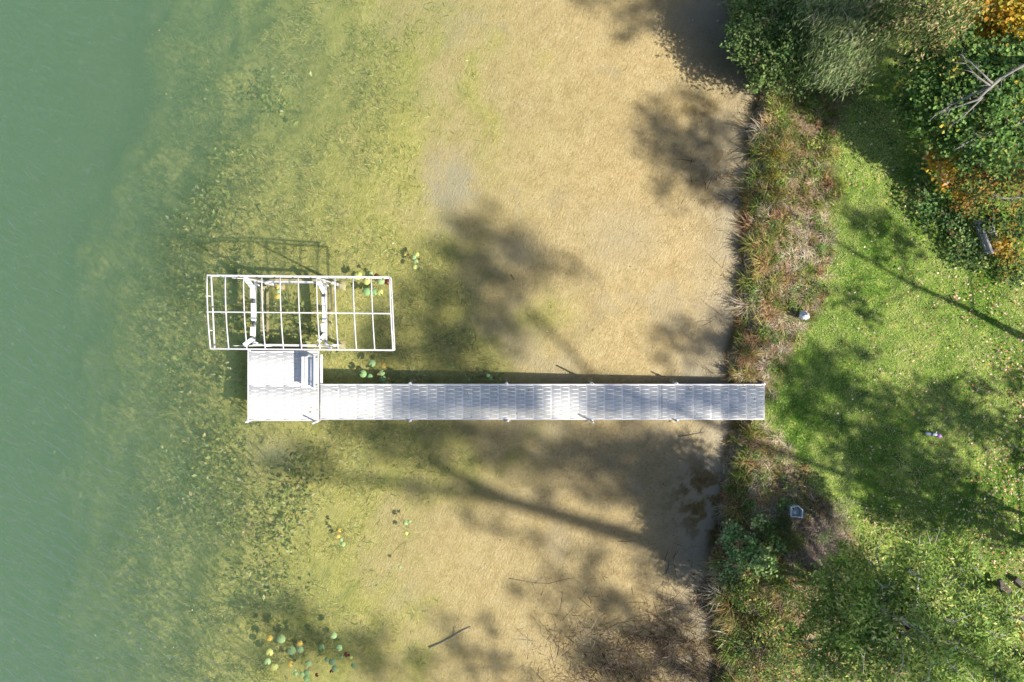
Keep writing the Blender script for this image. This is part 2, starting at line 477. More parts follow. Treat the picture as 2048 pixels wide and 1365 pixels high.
muck = np.clip(muck + 0.8 * smooth(-0.32, -0.02, Dsh + 0.2 * (mk - 0.5)) + 0.55 * smooth(0.5, 0.62, mk) * blob(1420, 360, 70, 110)
               + 0.5 * smooth(0.48, 0.6, mk) * blob(1380, 215, 80, 25), 0, 1)
bank = np.clip(smooth(0.5, -0.4, X - lawn_x(Y) + 0.8 * (fbm(X, Y, 0.9, 3, 51) - 0.5)), 0, 1)
A = {'weed': weed.ravel(), 'silt': silt.ravel(), 'muck': muck.ravel(), 'bank': bank.ravel()}
def sheet(name, faces, mat):
    used = np.unique(faces); remap = np.full(len(GV), -1); remap[used] = np.arange(len(used))
    me = mesh_from(name, GV[used], remap[faces], smooth_shade=True, attrs={k: a[used] for k, a in A.items()})
    return link(name, me, mat)
tag(sheet('lake_bed', GF[fz <= 0.02], bed_material()), 'pale sandy lake bed with weeds under clear shallow water', 'lake bed', kind='structure')
tag(sheet('lawn', GF[fz > 0.02], soil_material()), 'green lawn ground right of the dock', 'lawn', kind='structure')

# water: closed box whose top is the lake surface; the ground sheet rises out of it at the bank
wx = axis(-20.5, 9.9, 0.8, 180.0); wx = wx[wx <= 10.0]; wy = axis(-13.6, 13.6, 0.8, 180.0)
nxw, nyw = len(wx), len(wy)
WXg, WYg = np.meshgrid(wx, wy, indexing='ij')
top = np.stack([WXg, WYg, np.zeros_like(WXg)], -1).reshape(-1, 3); bot = top.copy(); bot[:, 2] = -12.5
iw = np.arange(nxw * nyw).reshape(nxw, nyw); nb = nxw * nyw
q = lambda a: np.stack([a[:-1, :-1], a[1:, :-1], a[1:, 1:], a[:-1, 1:]], -1).reshape(-1, 4)
F = [q(iw), q(iw + nb)[:, ::-1]]
for line, flip in ((iw[:, 0], False), (iw[-1, :], False), (iw[:, -1], True), (iw[0, :], True)):
    s_ = np.stack([line[:-1] + nb, line[1:] + nb, line[1:], line[:-1]], -1)
    F.append(s_[:, ::-1] if flip else s_)
chop = 0.03 + 0.97 * smooth(-5, -15, top[:, 0])
water = link('water', mesh_from('water', np.concatenate([top, bot]), np.concatenate(F), attrs={'chop': np.concatenate([chop, chop])}), water_material())
tag(water, 'green lake water clearing to shallows towards the bank', 'water', kind='structure')

# ------------------------------------------------------------------ dock
DZ = 0.45                                     # deck height over the water
def deck_panel_mesh(L=0.600, W=1.150):
    """slotted decking panel: ribs across the walkway, staggered cross ribs, solid border"""
    b = MB(); t = 0.034
    b.box((0, 0, -t), (0.018, W, 0)); b.box((L - 0.018, 0, -t), (L, W, 0))
    b.box((0.018, 0, -t), (L - 0.018, 0.022, -0.001)); b.box((0.018, W - 0.022, -t), (L - 0.018, W, -0.001))
    n = 22; pitch = (L - 0.036) / n
    for k in range(n):
        x = 0.018 + pitch * (k + 0.5)
        w = 0.0256 if k == n // 2 else 0.0148
        b.box((x - w / 2, 0.022, -t), (x + w / 2, W - 0.022, -0.002))
    half = L / 2
    for side in range(2):
        x0, x1 = (0.018, half) if side == 0 else (half, L - 0.018)
        y = 0.085 + (0.065 if side else 0.0)
        while y < W - 0.05:
            b.box((x0, y - 0.0105, -t + 0.002), (x1, y + 0.0105, -0.0005)); y += 0.13
    return b.mesh('deck_panel')
PANEL = deck_panel_mesh(); PANEL.materials.append(PLASTIC)

wx0, wx1 = PX(640, DZ), PX(1529, DZ); wyt, wyb = PY(768.5, DZ), PY(840, DZ)
px0, px1 = PX(495, DZ), PX(637, DZ); pyt, pyb = PY(702.5, DZ), PY(842, DZ)
dock = thing('dock', 'long white slotted dock with a square platform at its lake end', 'dock', (wx0, (wyt + wyb) / 2, 0))
DO = np.array(dock.location)
def dpart(mb, name, mat, **k):
    return mb.build(name, mat, dock, **k)
npan = 25
pitch = (wx1 - wx0 - 0.03) / npan
for k in range(npan):
    o = link('deck_panel', PANEL, None, dock, (wx0 + 0.015 + k * pitch + (pitch - 0.6) / 2 - DO[0], wyb + (wyt - wyb - 1.150) / 2 - DO[1], DZ - DO[2]))
pp = (px1 - px0 - 0.06) / 4; ph = (pyt - pyb - 0.07) / 2
for i in range(4):
    for j in range(2):
        o = link('deck_panel', PANEL, None, dock, (px0 + 0.03 + i * pp + (pp - 0.6) / 2 - DO[0], pyb + 0.035 + j * ph + (ph - 1.15) / 2 - DO[1], DZ - DO[2]))
# frame rails (one part per rail)
def rail(a, b, w=0.035, h=0.13, mat=ALU):
    m = MB(DO); m.bar(a, b, w, h); m.build('frame_rail', mat, dock, bevel=0.004)
zr = DZ - 0.062
rail((wx0, wyt - 0.016, zr), (wx1, wyt - 0.016, zr)); rail((wx0, wyb + 0.016, zr), (wx1, wyb + 0.016, zr))
rail((wx1 - 0.006, wyb + 0.034, zr - 0.002), (wx1 - 0.006, wyt - 0.034, zr - 0.002), 0.02)
rail((px0 + 0.014, pyb, zr), (px0 + 0.014, pyt, zr)); rail((px1 - 0.012, pyb + 0.034, zr + 0.003), (px1 - 0.012, pyt - 0.034, zr + 0.003))
rail((px0 + 0.032, pyt - 0.014, zr + 0.002), (px1, pyt - 0.014, zr + 0.002)); rail((px0 + 0.032, pyb + 0.014, zr + 0.002), (px1, pyb + 0.014, zr + 0.002))
for k in range(1, 5):
    x = wx0 + 0.015 + k * 5 * pitch
    m = MB(DO); m.box((x - 0.02, wyb + 0.036, DZ - 0.13), (x + 0.02, wyt - 0.036, DZ - 0.038)); m.build('cross_beam', ALU_BARE, dock)
for k in range(1, 4):
    y = pyb + (pyt - pyb) * k / 4
    m = MB(DO); m.box((px0 + 0.034, y - 0.02, DZ - 0.13), (px1 - 0.034, y + 0.02, DZ - 0.038)); m.build('cross_beam', ALU_BARE, dock)
# section joint
x = PX(1324, DZ); m = MB(DO); m.box((x - 0.006, wyb + 0.03, DZ - 0.03), (x + 0.006, wyt - 0.03, DZ + 0.003)); m.build('joint_strip', DARKRUB, dock)
# legs: tube post with a bracket sleeve and a foot plate on the bed
def dock_leg(x, y, top_h, sgn):
    zb = float(height(x, y))
    m = MB(DO); m.tube([(x, y, zb - 0.05), (x, y, DZ + top_h)], 0.028, 10); leg = m.build('leg', ALU, dock, smooth_shade=False)
    m = MB(DO); m.box((x - 0.036, y - 0.033, DZ - 0.14), (x + 0.036, y + 0.033, DZ + 0.012))
    m.box((x - 0.06, min(y, y - sgn * 0.06), DZ - 0.02), (x + 0.06, max(y, y - sgn * 0.06), DZ + 0.006))
    br = m.build('bracket', ALU_BARE, dock, bevel=0.004)
    if zb > 0: return
    m = MB(DO); m.box((x - 0.12, y - 0.12, zb - 0.01), (x + 0.12, y + 0.12, zb + 0.015)); m.build('foot_plate', BASEBEAM, dock)
for u, hgt in ((820, 0.16), (1013, 0.10), (1183, 0.55), (1352, 0.22)):
    dock_leg(PX(u, DZ), wyt + 0.035, hgt, 1)
for u, hgt in ((820, 0.14), (1015, 0.14), (1183, 0.50), (1353, 0.16)):
    dock_leg(PX(u, DZ), wyb - 0.035, hgt, -1)
dock_leg(PX(1527, DZ), wyt + 0.03, 0.1, 1)
dock_leg(px0 - 0.02, pyb - 0.035, 0.12, -1); dock_leg(px0 + 0.06, pyt + 0.035, 0.12, 1)
dock_leg(PX(633, DZ), pyb - 0.035, 0.50, -1)

m = MB(DO); m.bar((PX(642.5, DZ), PY(770.5, DZ) + 0.06, DZ - 0.03), (PX(642.5, DZ), PY(709, DZ), DZ - 0.03), 0.08, 0.07); m.build('bumper', ALU, dock, bevel=0.01)
# ------------------------------------------------------------------ bench on the platform, facing the lake
bx_, by0, by1 = PX(636.5, DZ), PY(776, DZ), PY(712, DZ)
bench = thing('dock_bench', 'white slotted bench with tall backrest on the dock platform', 'bench', (bx_, (by0 + by1) / 2, DZ + 0.001))
BO = np.array(bench.location)
Lb = by1 - by0
for k in range(4):   # seat boards
    x = bx_ - 0.44 + k * 0.108
    m = MB(BO); m.box((x, by0 + 0.02, DZ + 0.405), (x + 0.085, by1 - 0.02, DZ + 0.435)); m.build('seat_board', PLASTIC, bench, bevel=0.006)
for k in range(4):   # back boards
    z0 = DZ + 0.45 + k * 0.066
    m = MB(BO); xo = bx_ + 0.01 + 0.22 * (z0 - DZ - 0.45)
    m.bar((xo, by0, z0 + 0.03), (xo, by1, z0 + 0.03), 0.022, 0.058, (0.22, 0, 1)); m.build('back_board', PLASTIC, bench, bevel=0.005)
m = MB(BO); xo = bx_ + 0.075
m.bar((xo, by0 - 0.02, DZ + 0.725), (xo, by1 + 0.02, DZ + 0.725), 0.06, 0.03); m.build('top_rail', ALU, bench, bevel=0.006)
for y in (by0 + 0.08, by1 - 0.08):
    m = MB(BO); m.bar((bx_ - 0.40, y, DZ + 0.002), (bx_ - 0.40, y, DZ + 0.40), 0.04, 0.04); m.build('leg', ALU, bench, bevel=0.004)
    m = MB(BO); m.bar((bx_ - 0.03, y, DZ + 0.002), (bx_ + 0.07, y, DZ + 0.71), 0.04, 0.04); m.build('back_post', ALU, bench, bevel=0.004)
    m = MB(BO); m.bar((bx_ - 0.44, y, DZ + 0.385), (bx_ + 0.0, y, DZ + 0.385), 0.036, 0.036); m.build('seat_bearer', ALU, bench, bevel=0.004)
    m = MB(BO); m.bar((bx_ - 0.36, y, DZ + 0.06), (bx_ - 0.02, y, DZ + 0.36), 0.025, 0.025); m.build('brace', ALU, bench)

# ------------------------------------------------------------------ boat lift with bare canopy frame
ZC, ZL, ZRID = 2.75, 2.45, 2.83
lift = thing('boat_lift', 'white boat lift with bare ribbed canopy frame moored beside the platform', 'boat lift', (PX(580, 0), PY(628, 0), 0))
LO = np.array(lift.location)
def lbar(name, a, b, w, h, mat=ALU, bevel=0.004):
    m = MB(LO); m.bar(a, b, w, h); return m.build(name, mat, lift, bevel=bevel)
def ltube(name, pts, r, mat=ALU, sides=8):
    m = MB(LO); m.tube(pts, r, sides); return m.build(name, mat, lift, smooth_shade=True)
TL, TR, BL, BR = P(414, 551, ZC), P(779, 555, ZC), P(421, 698, ZC), P(786, 701, ZC)
dz = np.array([0, 0, ZL - ZC])
for a, b in ((TL, TR), (BL, BR)):
    lbar('canopy_rail', a, b, 0.046, 0.045)
    lbar('canopy_rail', a + dz, b + dz, 0.042, 0.04)
    for t in np.linspace(0.04, 0.96, 11):
        p = a + (b - a) * t
        ltube('rail_spacer', [p + (0, 0, -0.02), p + dz + (0, 0, 0.02)], 0.014, ALU, 6)
for a, b in ((TL, BL), (TR, BR)):
    lbar('end_rail', a + dz, b + dz, 0.038, 0.04)
    for t in (0.28, 0.75):
        p = a + (b - a) * t
        ltube('rail_spacer', [p + (0, 0, -0.01), p + dz], 0.018, ALU, 6)
nr = 11
mids = []
for k in range(nr):
    t = k / (nr - 1)
    a = TL + (TR - TL) * t; b = BL + (BR - BL) * t
    pts = []
    for s_ in np.linspace(0, 1, 9):
        p = a + (b - a) * s_
        p = p + np.array([0, 0, (ZRID - ZC) * 4 * s_ * (1 - s_)]); pts.append(p)
    mids.append(pts[4])
    ltube('canopy_rib', pts, 0.0195 if 0 < k < nr - 1 else 0.022)
lbar('ridge_bar', mids[0] + (-0.02, 0, 0.028), mids[-1] + (0.02, 0, 0.028), 0.04, 0.03)
# uprights
xl, xr = PX(491, 2.4), PX(635, 2.4); yt, yb = PY(556.5, 2.4), PY(692, 2.4)
posts = {}
for nm, x, y in (('tl', xl, yt), ('tr', xr, yt), ('bl', xl, yb), ('br', xr, yb)):
    zb = float(height(x, y))
    m = MB(LO); m.bar((x, y, zb - 0.03), (x, y, 0.62), 0.09, 0.09, (0, 1, 0)); m.build('corner_post', ALU, lift, bevel=0.006)
    m = MB(LO); m.bar((x, y, 0.60), (x, y, ZL), 0.042, 0.042, (0, 1, 0)); m.build('canopy_post', ALU, lift, bevel=0.004)
    m = MB(LO); m.box((x - 0.16, y - 0.16, zb - 0.02), (x + 0.16, y + 0.16, zb + 0.02)); m.build('foot_plate', BASEBEAM, lift)
    posts[nm] = (x, y, zb)
for nm, sgn in (('tl', -1), ('tr', 1), ('bl', -1), ('br', 1)):
    x, y, zb = posts[nm]
    ltube('canopy_brace', [(x, y, 2.0), (x + sgn * 0.4, y, ZL - 0.01)], 0.013)
# silted base frame on the bed
zb = min(p[2] for p in posts.values()) + 0.22
for u in (522, 533, 660):
    xb = PX(u, -0.55)
    lbar('base_beam', (xb, PY(573, -0.6), zb), (xb, PY(683, -0.6), zb), 0.11 if u != 533 else 0.07, 0.09, BASEBEAM)
    if u != 533:
        for v, s2 in ((573, -1), (683, 1)):
            y0 = PY(v, -0.6)
            m = MB(LO); m.add([(xb - 0.05, y0 + s2 * 0.22, zb + 0.048), (xb + 0.05, y0 + s2 * 0.22, zb + 0.048), (xb + 0.17, y0, zb + 0.048), (xb - 0.17, y0, zb + 0.048),
                               (xb - 0.05, y0 + s2 * 0.22, zb + 0.03), (xb + 0.05, y0 + s2 * 0.22, zb + 0.03), (xb + 0.17, y0, zb + 0.03), (xb - 0.17, y0, zb + 0.03)],
                              [(0, 1, 2, 3), (7, 6, 5, 4), (0, 4, 5, 1), (1, 5, 6, 2), (2, 6, 7, 3), (3, 7, 4, 0)])
            m.build('gusset_plate', BASEBEAM, lift)
lbar('base_beam', (PX(500, -0.55), PY(560, -0.6), zb), (PX(672, -0.55), PY(562, -0.6), zb), 0.10, 0.09, BASEBEAM)
lbar('base_beam', (PX(500, -0.55), PY(690, -0.6), zb), (PX(672, -0.55), PY(692, -0.6), zb), 0.10, 0.09, BASEBEAM)
# cradle
ZK = 0.32
lbar('cradle_beam', P(509, 564, ZK), P(652, 566, ZK), 0.075, 0.10)
lbar('cradle_beam', P(506, 690, ZK), P(652, 692, ZK), 0.075, 0.10)
lbar('cross_beam', P(511, 567, ZK - 0.06), P(508, 690, ZK - 0.06), 0.08, 0.10, ALU_BARE)
lbar('cross_beam', P(651, 569, ZK - 0.06), P(652, 691, ZK - 0.06), 0.08, 0.10, ALU_BARE)
def bunk(u0, v0, u1, v1, wpx, z0=0.40, z1=0.40, mat=CARPET):
    m = MB(LO); m.bar(P(u0, v0, z0), P(u1, v1, z1), wpx / 58.8, 0.06); m.build('bunk_pad', mat, lift, bevel=0.008)
for args in ((491, 557, 507, 577, 9, 0.62, 0.42), (505, 578, 505.5, 597, 10), (507, 607, 507.5, 642, 10), (506, 654, 505.5, 672, 10), (487.5, 691, 507, 677, 8, 0.62, 0.42),
             (637, 563, 650, 587, 9, 0.62, 0.42), (648, 594, 648.5, 611, 9.5), (649, 612, 649, 645, 9), (645.5, 647, 648, 664, 9), (637.5, 684, 650.5, 668, 8, 0.62, 0.42)):
    bunk(*args)
for u, v in ((507, 602), (508, 648), (647, 590.5), (645, 666)):
    a = P(u, v - 3.2, 0.38); b = P(u, v + 3.2, 0.38)
    m = MB(LO); m.bar(a, b, 0.10, 0.05); m.build('bunk_hinge', DARKRUB, lift)
lbar('guide_arm', P(509, 566, 0.36), P(519, 572, 0.36), 0.05, 0.05)
lbar('guide_arm', P(508, 684, 0.36), P(516, 687, 0.36), 0.05, 0.05)
lbar('guide_arm', P(652, 567, 0.36), P(657, 573, 0.36), 0.05, 0.05)
lbar('guide_arm', P(651, 684, 0.36), P(658, 690, 0.36), 0.06, 0.05)
# winch with hand wheel on the dock-side post
x, y, _ = posts['br']
m = MB(LO); m.box((x - 0.09, y - 0.13, 0.80), (x + 0.09, y - 0.055, 1.02)); m.build('winch_box', ALU_BARE, lift, bevel=0.01)
ang = np.linspace(0, 2 * math.pi, 25)
m = MB(LO); m.tube([(x + 0.26 * math.cos(t), y - 0.16, 0.91 + 0.26 * math.sin(t)) for t in ang], 0.014, 6, False)
for t in (0.5, 0.5 + math.pi * 2 / 3, 0.5 + math.pi * 4 / 3):
    m.tube([(x, y - 0.16, 0.91), (x + 0.26 * math.cos(t), y - 0.16, 0.91 + 0.26 * math.sin(t))], 0.01, 5)
m.build('winch_wheel', simple_mat('rusty_red_steel', (0.40, 0.14, 0.09), 0.6, 0.2, 10, 0.25), lift)

# ------------------------------------------------------------------ water lilies
PAD_COL = {'g': (0.29, 0.42, 0.18), 'b': (0.22, 0.37, 0.15), 'y': (0.46, 0.50, 0.15), 'o': (0.56, 0.40, 0.09), 'r': (0.16, 0.035, 0.03), 't': (0.42, 0.26, 0.12)}
def pad_material(key):
    m, nt, nd, lk = new_mat('lily_pad_' + {'g': 'green', 'b': 'blue_green', 'y': 'yellow_green', 'o': 'orange', 'r': 'dark_red', 't': 'tan'}[key])
    b = nd['Principled BSDF']; tc = nd.new('ShaderNodeTexCoord')
    base = np.array(PAD_COL[key])
    n = nd.new('ShaderNodeTexNoise'); n.inputs['Scale'].default_value = 7; n.inputs['Detail'].default_value = 5; lk.new(tc.outputs['Object'], n.inputs['Vector'])
    other = np.array({'o': (0.64, 0.60, 0.22), 'y': (0.50, 0.48, 0.16)}.get(key, tuple(base * 1.25)))
    r = ramp(nd, [(0.3, tuple(base * 0.93)), (0.55, tuple(base)), (0.75, tuple(np.clip(base * 0.5 + other * 0.5, 0, 0.9)))]); lk.new(n.outputs[0], r.inputs[0])
    lk.new(r.outputs[0], b.inputs['Base Color']); b.inputs['Roughness'].default_value = 0.75; b.inputs['Specular IOR Level'].default_value = 0.2
    return m
PADM = {k: pad_material(k) for k in PAD_COL}
LILIES = [
    ('seven green lily pads under the shoreward end of the canopy frame', [(716, 552, 8.5, 'y'), (742, 546, 4, 'g'), (734, 562, 7.5, 'y'), (762, 562, 7.5, 'g'), (733, 584, 8, 'b'), (748, 585, 7, 'b'), (760, 585, 6.5, 'y'), (774, 564, 6, 'r'), (752, 551, 4, 'r')]),
    ('mixed green and orange lily pads in the corner between platform and walkway', [(744, 727, 7.5, 'g'), (726, 748, 7.5, 'b'), (740, 753, 5, 'b'), (764, 746, 6, 'g'), (768, 731, 5.5, 'o'), (766, 758, 6.5, 'b'), (777, 759, 4, 't'), (757, 749, 3, 't'), (774, 767, 3.5, 'y')]),
    ('small tight cluster of pale lily pads above right of the canopy frame', [(834, 509, 4.8, 'y'), (828, 515, 4.8, 'g'), (832, 523, 4.8, 'g'), (830, 534, 5, 'y'), (810, 510, 2.2, 'o'), (819, 520, 2, 't'), (837, 519, 2.5, 'r')]),
    ('bright orange lily pads inside the boat lift cradle', [(555, 574, 4.2, 'o'), (556, 583, 4.2, 'g'), (555, 593, 5.2, 'o')]),
    ('large spread of lily pads at the bottom edge of the picture', [(539, 1276, 6.5, 'o'), (562, 1278, 9, 'g'), (600, 1286, 6, 'o'), (583, 1301, 9, 'g'), (600, 1299, 7.5, 'g'), (667, 1271, 7, 'g'), (643, 1295, 6.5, 'g'), (678, 1296, 7, 'g'),
        (539, 1305, 7.5, 'y'), (535, 1323, 7, 'g'), (548, 1334, 8.2, 'y'), (581, 1327, 6, 'o'), (617, 1327, 6.8, 'g'), (637, 1325, 3, 'y'), (654, 1319, 5, 'g'), (665, 1324, 7.5, 'g'), (683, 1314, 3.6, 'b'), (702, 1315, 3.4, 'y'),
        (707, 1331, 5.2, 'b'), (670, 1337, 6.5, 'g'), (619, 1337, 3.5, 't'), (614, 1345, 6.2, 'b'), (604, 1348, 4.5, 'b'), (613, 1357, 6, 'b'), (591, 1348, 4.6, 'b'), (590, 1341, 3, 'g'), (618, 1365, 4, 'g'), (693, 1311, 5.5, 'r'), (633, 1352, 4, 'r'), (662, 1345, 4, 'r')]),
    ('two yellow and two green small lily pads in a short line below the platform', [(679, 1061, 4, 'o'), (676, 1073, 4, 'o'), (682, 1080, 4, 'g'), (686, 1089, 5, 'g')]),
    ('three small pale green lily pads below the middle of the walkway', [(811, 1046, 5, 'g'), (819, 1043, 3.6, 'b'), (812, 1067, 4.6, 'y'), (800, 1134, 3.4, 'g')]),
    ('small dark green lily pads close to the upper edge of the walkway', [(905, 735, 3, 'b'), (937, 760, 3.5, 'b'), (976, 751, 4, 'b'), (982, 758, 4.5, 'b'), (1000, 760, 3.6, 'b'), (971, 760, 2, 't')]),
]
rl = np.random.default_rng(12)
for label, pads in LILIES:
    cu = np.mean([p[0] for p in pads]); cv = np.mean([p[1] for p in pads])
    c = P(cu, cv, 0)
    lily = thing('water_lily', label, 'water lily', (c[0], c[1], 0), 'water lilies floating round the dock')
    LO2 = np.array(lily.location)
    for i, (u, v, r, key) in enumerate(pads):
        p = P(u, v, 0); R = r / 57.9 * 1.0
        zz = 0.006 + 0.002 * (i % 5) if key != 'r' else -0.06
        a0 = rl.random() * 6.28; n = 22
        gap = 0.30 if key in 'gby' else 0.5
        ring = []
        for k in range(n):
            t = a0 + gap + (2 * math.pi - 2 * gap) * k / (n - 1)
            rr = R * (1 + (0.04 if key in 'gb' else 0.15) * rl.normal() * 0.6)
            ring.append((p[0] + rr * math.cos(t), p[1] + rr * math.sin(t), zz + 0.004 * rl.random() + (0.01 if key == 'o' else 0)))
        V = [(p[0] + 0.06 * R * math.cos(a0), p[1] + 0.06 * R * math.sin(a0), zz - 0.002)] + ring
        V += [(q_[0], q_[1], q_[2] - 0.004) for q_ in V]
        T = [(0, k, k + 1) for k in range(1, n)] + [(n + 1, n + 2 + k, n + 1 + k) for k in range(1, n)]
        Qd = [(k, n + 1 + k, n + 2 + k, k + 1) for k in range(1, n)]
        m = MB(LO2); m.add(V, Qd, T); m.build('lily_pad', PADM[key], lily)
    m = MB(LO2)
    for u, v, r, key in pads[:12]:
        p = P(u, v, 0); z2 = float(height(p[0], p[1]))
        m.tube([(p[0], p[1], 0.0), (p[0] * 0.5 + c[0] * 0.5, p[1] * 0.5 + c[1] * 0.5, z2 * 0.6), (p[0] * 0.3 + c[0] * 0.7, p[1] * 0.3 + c[1] * 0.7, z2)], 0.006, 5, False)
    m.build('stem', simple_mat('lily_stem', (0.14, 0.12, 0.05), 0.7), lily)
# ------------------------------------------------------------------ submerged weeds, litter, sticks
def sample_px(n, u0, u1, v0, v1, rng, z=0.0):
    u = rng.uniform(u0, u1, n); v = rng.uniform(v0, v1, n)
    return u, v, PX(u, z), PY(v, z)
def masked(n, u0, u1, v0, v1, fn, rng, z=0.0):
    u, v, x, y = sample_px(n, u0, u1, v0, v1, rng, z)
    k = rng.random(n) < fn(u, v, x, y)
    return u[k], v[k], x[k], y[k]
rg = np.random.default_rng(21)
def wmask(u, v, x, y):
    e = np.interp(v, [0, 150, 300, 450, 600, 760, 900, 1050, 1200, 1365], [800, 820, 850, 860, 900, 950, 860, 780, 740, 660])
    a = smooth(120, -200, u - e + (fbm(x, y, 0.55, 5, 11) - 0.5) * 500)
    silt_ = np.exp(-(((u - 530) / 60) ** 2 + ((v - 920) / 50) ** 2)) + np.exp(-(((u - 890) / 50) ** 2 + ((v - 360) / 50) ** 2))
    return a * smooth(0.36, 0.62, fbm(x, y, 1.1, 4, 61)) * (1 - np.clip(silt_, 0, 1)) * smooth(60, 260, u)
u, v, x, y = masked(130000, 60, 1000, -60, 1420, wmask, rg)
n = len(x); z = height(x, y)
col = pick([(0.20, 0.23, 0.06), (0.40, 0.41, 0.11), (0.56, 0.52, 0.18), (0.70, 0.63, 0.30), (0.30, 0.37, 0.12)], n, rg, 0.25, [1.5, 3, 4, 4, 2])
dep = np.clip(-z, 0.05, 9)
me = blade_mesh('submerged_weeds', np.stack([x, y, z], 1), rg.normal(2.6, 1.1, n), np.minimum(rg.uniform(0.08, 0.26, n), dep * 0.9), rg.uniform(1.25, 1.55, n), rg.uniform(0.010, 0.026, n), col, rg, 0.3)
tag(link('submerged_weeds', me, FOL), 'olive water weeds carpeting the lake bed', 'water weeds', kind='stuff')
# broad leaved pondweed beds in deeper water
pos = []; cols = []
for cu, cv, r, k in ((385, 385, 34, 70), (330, 440, 40, 40), (400, 440, 40, 45), (440, 520, 45, 30), (345, 590, 50, 40), (375, 570, 30, 30), (240, 545, 30, 22), (440, 300, 50, 40), (505, 160, 40, 35), (550, 190, 40, 30), (350, 150, 40, 22),
                     (330, 950, 50, 60), (390, 900, 50, 60), (430, 940, 50, 50), (380, 1000, 60, 60), (300, 1040, 50, 40), (560, 1010, 50, 60), (600, 950, 40, 50), (450, 1060, 60, 60), (560, 1080, 40, 50), (520, 1180, 70, 70), (330, 700, 60, 50), (330, 780, 60, 50), (420, 760, 40, 40), (590, 660, 50, 60), (470, 640, 40, 40), (560, 620, 60, 50)):
    uu = rg.normal(cu, r * 0.6, k * 2); vv = rg.normal(cv, r * 0.6, k * 2)
    xx, yy = PX(uu), PY(vv); zz = height(xx, yy)
    hgt = np.clip(-zz - 0.35, 0.05, 1.1) * rg.uniform(0.1, 0.7, len(xx))
    pos.append(np.stack([xx, yy, zz + hgt], 1))
    cols.append(pick([(0.30, 0.35, 0.10), (0.42, 0.46, 0.15), (0.66, 0.65, 0.36), (0.36, 0.42, 0.16)], len(xx), rg, 0.18, [3, 3, 2, 2]))
pos = np.concatenate(pos); cols = np.concatenate(cols)
nr_ = np.stack([rg.normal(0, 0.4, len(pos)), rg.normal(0, 0.4, len(pos)), np.ones(len(pos))], 1)
tag(link('pondweed', leaf_mesh('pondweed', pos, nr_, rg.uniform(0.09, 0.24, len(pos)), 0.5, cols, rg), FOL), 'broad leaved pondweed standing in the deeper water', 'pondweed', kind='stuff')

# pale litter: floating leaves on the lake and fallen leaves on the lawn
u, v, x, y = masked(900, 300, 1500, 0, 1365, lambda u, v, x, y: 0.12 + 0.5 * smooth(900, 1450, u), rg)
k = x < shore_x(y) - 0.1; x = x[k]; y = y[k]; n = len(x)
me = leaf_mesh('floating_leaves', np.stack([x, y, np.full(n, 0.008)], 1), np.stack([rg.normal(0, .1, n), rg.normal(0, .1, n), np.ones(n)], 1), rg.uniform(0.025, 0.08, n), 0.6, pick([(0.62, 0.55, 0.42), (0.5, 0.30, 0.12), (0.3, 0.2, 0.1), (0.12, 0.08, 0.05)], n, rg, 0.2, [3, 2, 2, 2]), rg, fold=0.05)
tag(link('floating_leaves', me, DRY), 'scattered small dead leaves floating on the lake', 'leaves', kind='stuff')

n = 70
du = np.concatenate([rg.normal(622, 9, 16), rg.uniform(660, 1525, 40), rg.normal(1510, 12, 14)]); dv = np.concatenate([rg.normal(822, 5, 16), rg.uniform(772, 837, 40), rg.uniform(772, 838, 14)])
du = np.clip(du, 500, 1526)
me = leaf_mesh('deck_leaves', np.stack([PX(du, DZ), PY(dv, DZ), np.full(n, DZ + 0.012)], 1), np.stack([rg.normal(0, .15, n), rg.normal(0, .15, n), np.ones(n)], 1), rg.uniform(0.025, 0.07, n), 0.55, pick([(0.40, 0.26, 0.16), (0.55, 0.40, 0.26), (0.22, 0.15, 0.10), (0.30, 0.32, 0.12)], n, rg), rg, fold=0.1)
tag(link('deck_leaves', me, DRY), 'few small dead leaves lying on the white dock', 'leaves', kind='stuff')

# sticks lying in the shallows
STICKS = [('thin dark stick lying in the shallows below the walkway by the bank', [(1358, 874), (1375, 872), (1400, 867), (1411, 865)], 0.016, BARK),
          ('pale fallen branch under water near the bottom edge', [(855, 1307), (880, 1296), (905, 1281), (922, 1270), (940, 1262)], 0.03, BARK_PALE),
          ('dark curved stick in the leaf shade below the walkway', [(1018, 1163), (1040, 1166), (1070, 1171), (1100, 1172), (1125, 1164), (1150, 1160)], 0.010, BARK),
          ('short dark stick upright in shallows beside the dead reeds', [(1332, 1150), (1338, 1135), (1339, 1122)], 0.02, BARK),
          ('short black stick on the sand right of the big crown shadow', [(1022, 548), (1026, 553), (1029, 559)], 0.02, BARK)]
for label, pts, r, mat in STICKS:
    w = [np.array([PX(a), PY(b), float(height(PX(a), PY(b))) + r * 0.9]) for a, b in pts]
    m = MB(w[0]); m.tube(w, np.linspace(r, r * 0.5, len(w)), 6)
    if len(w) > 3:
        d = w[2] - w[1]; sd = np.array([-d[1], d[0], 0.02]); m.tube([w[2], w[2] + d * 0.5 + sd * 0.5], [r * 0.6, r * 0.3], 5)
    tag(m.build('stick', mat, loc=tuple(w[0])), label, 'stick', 'sticks lying in the shallows')

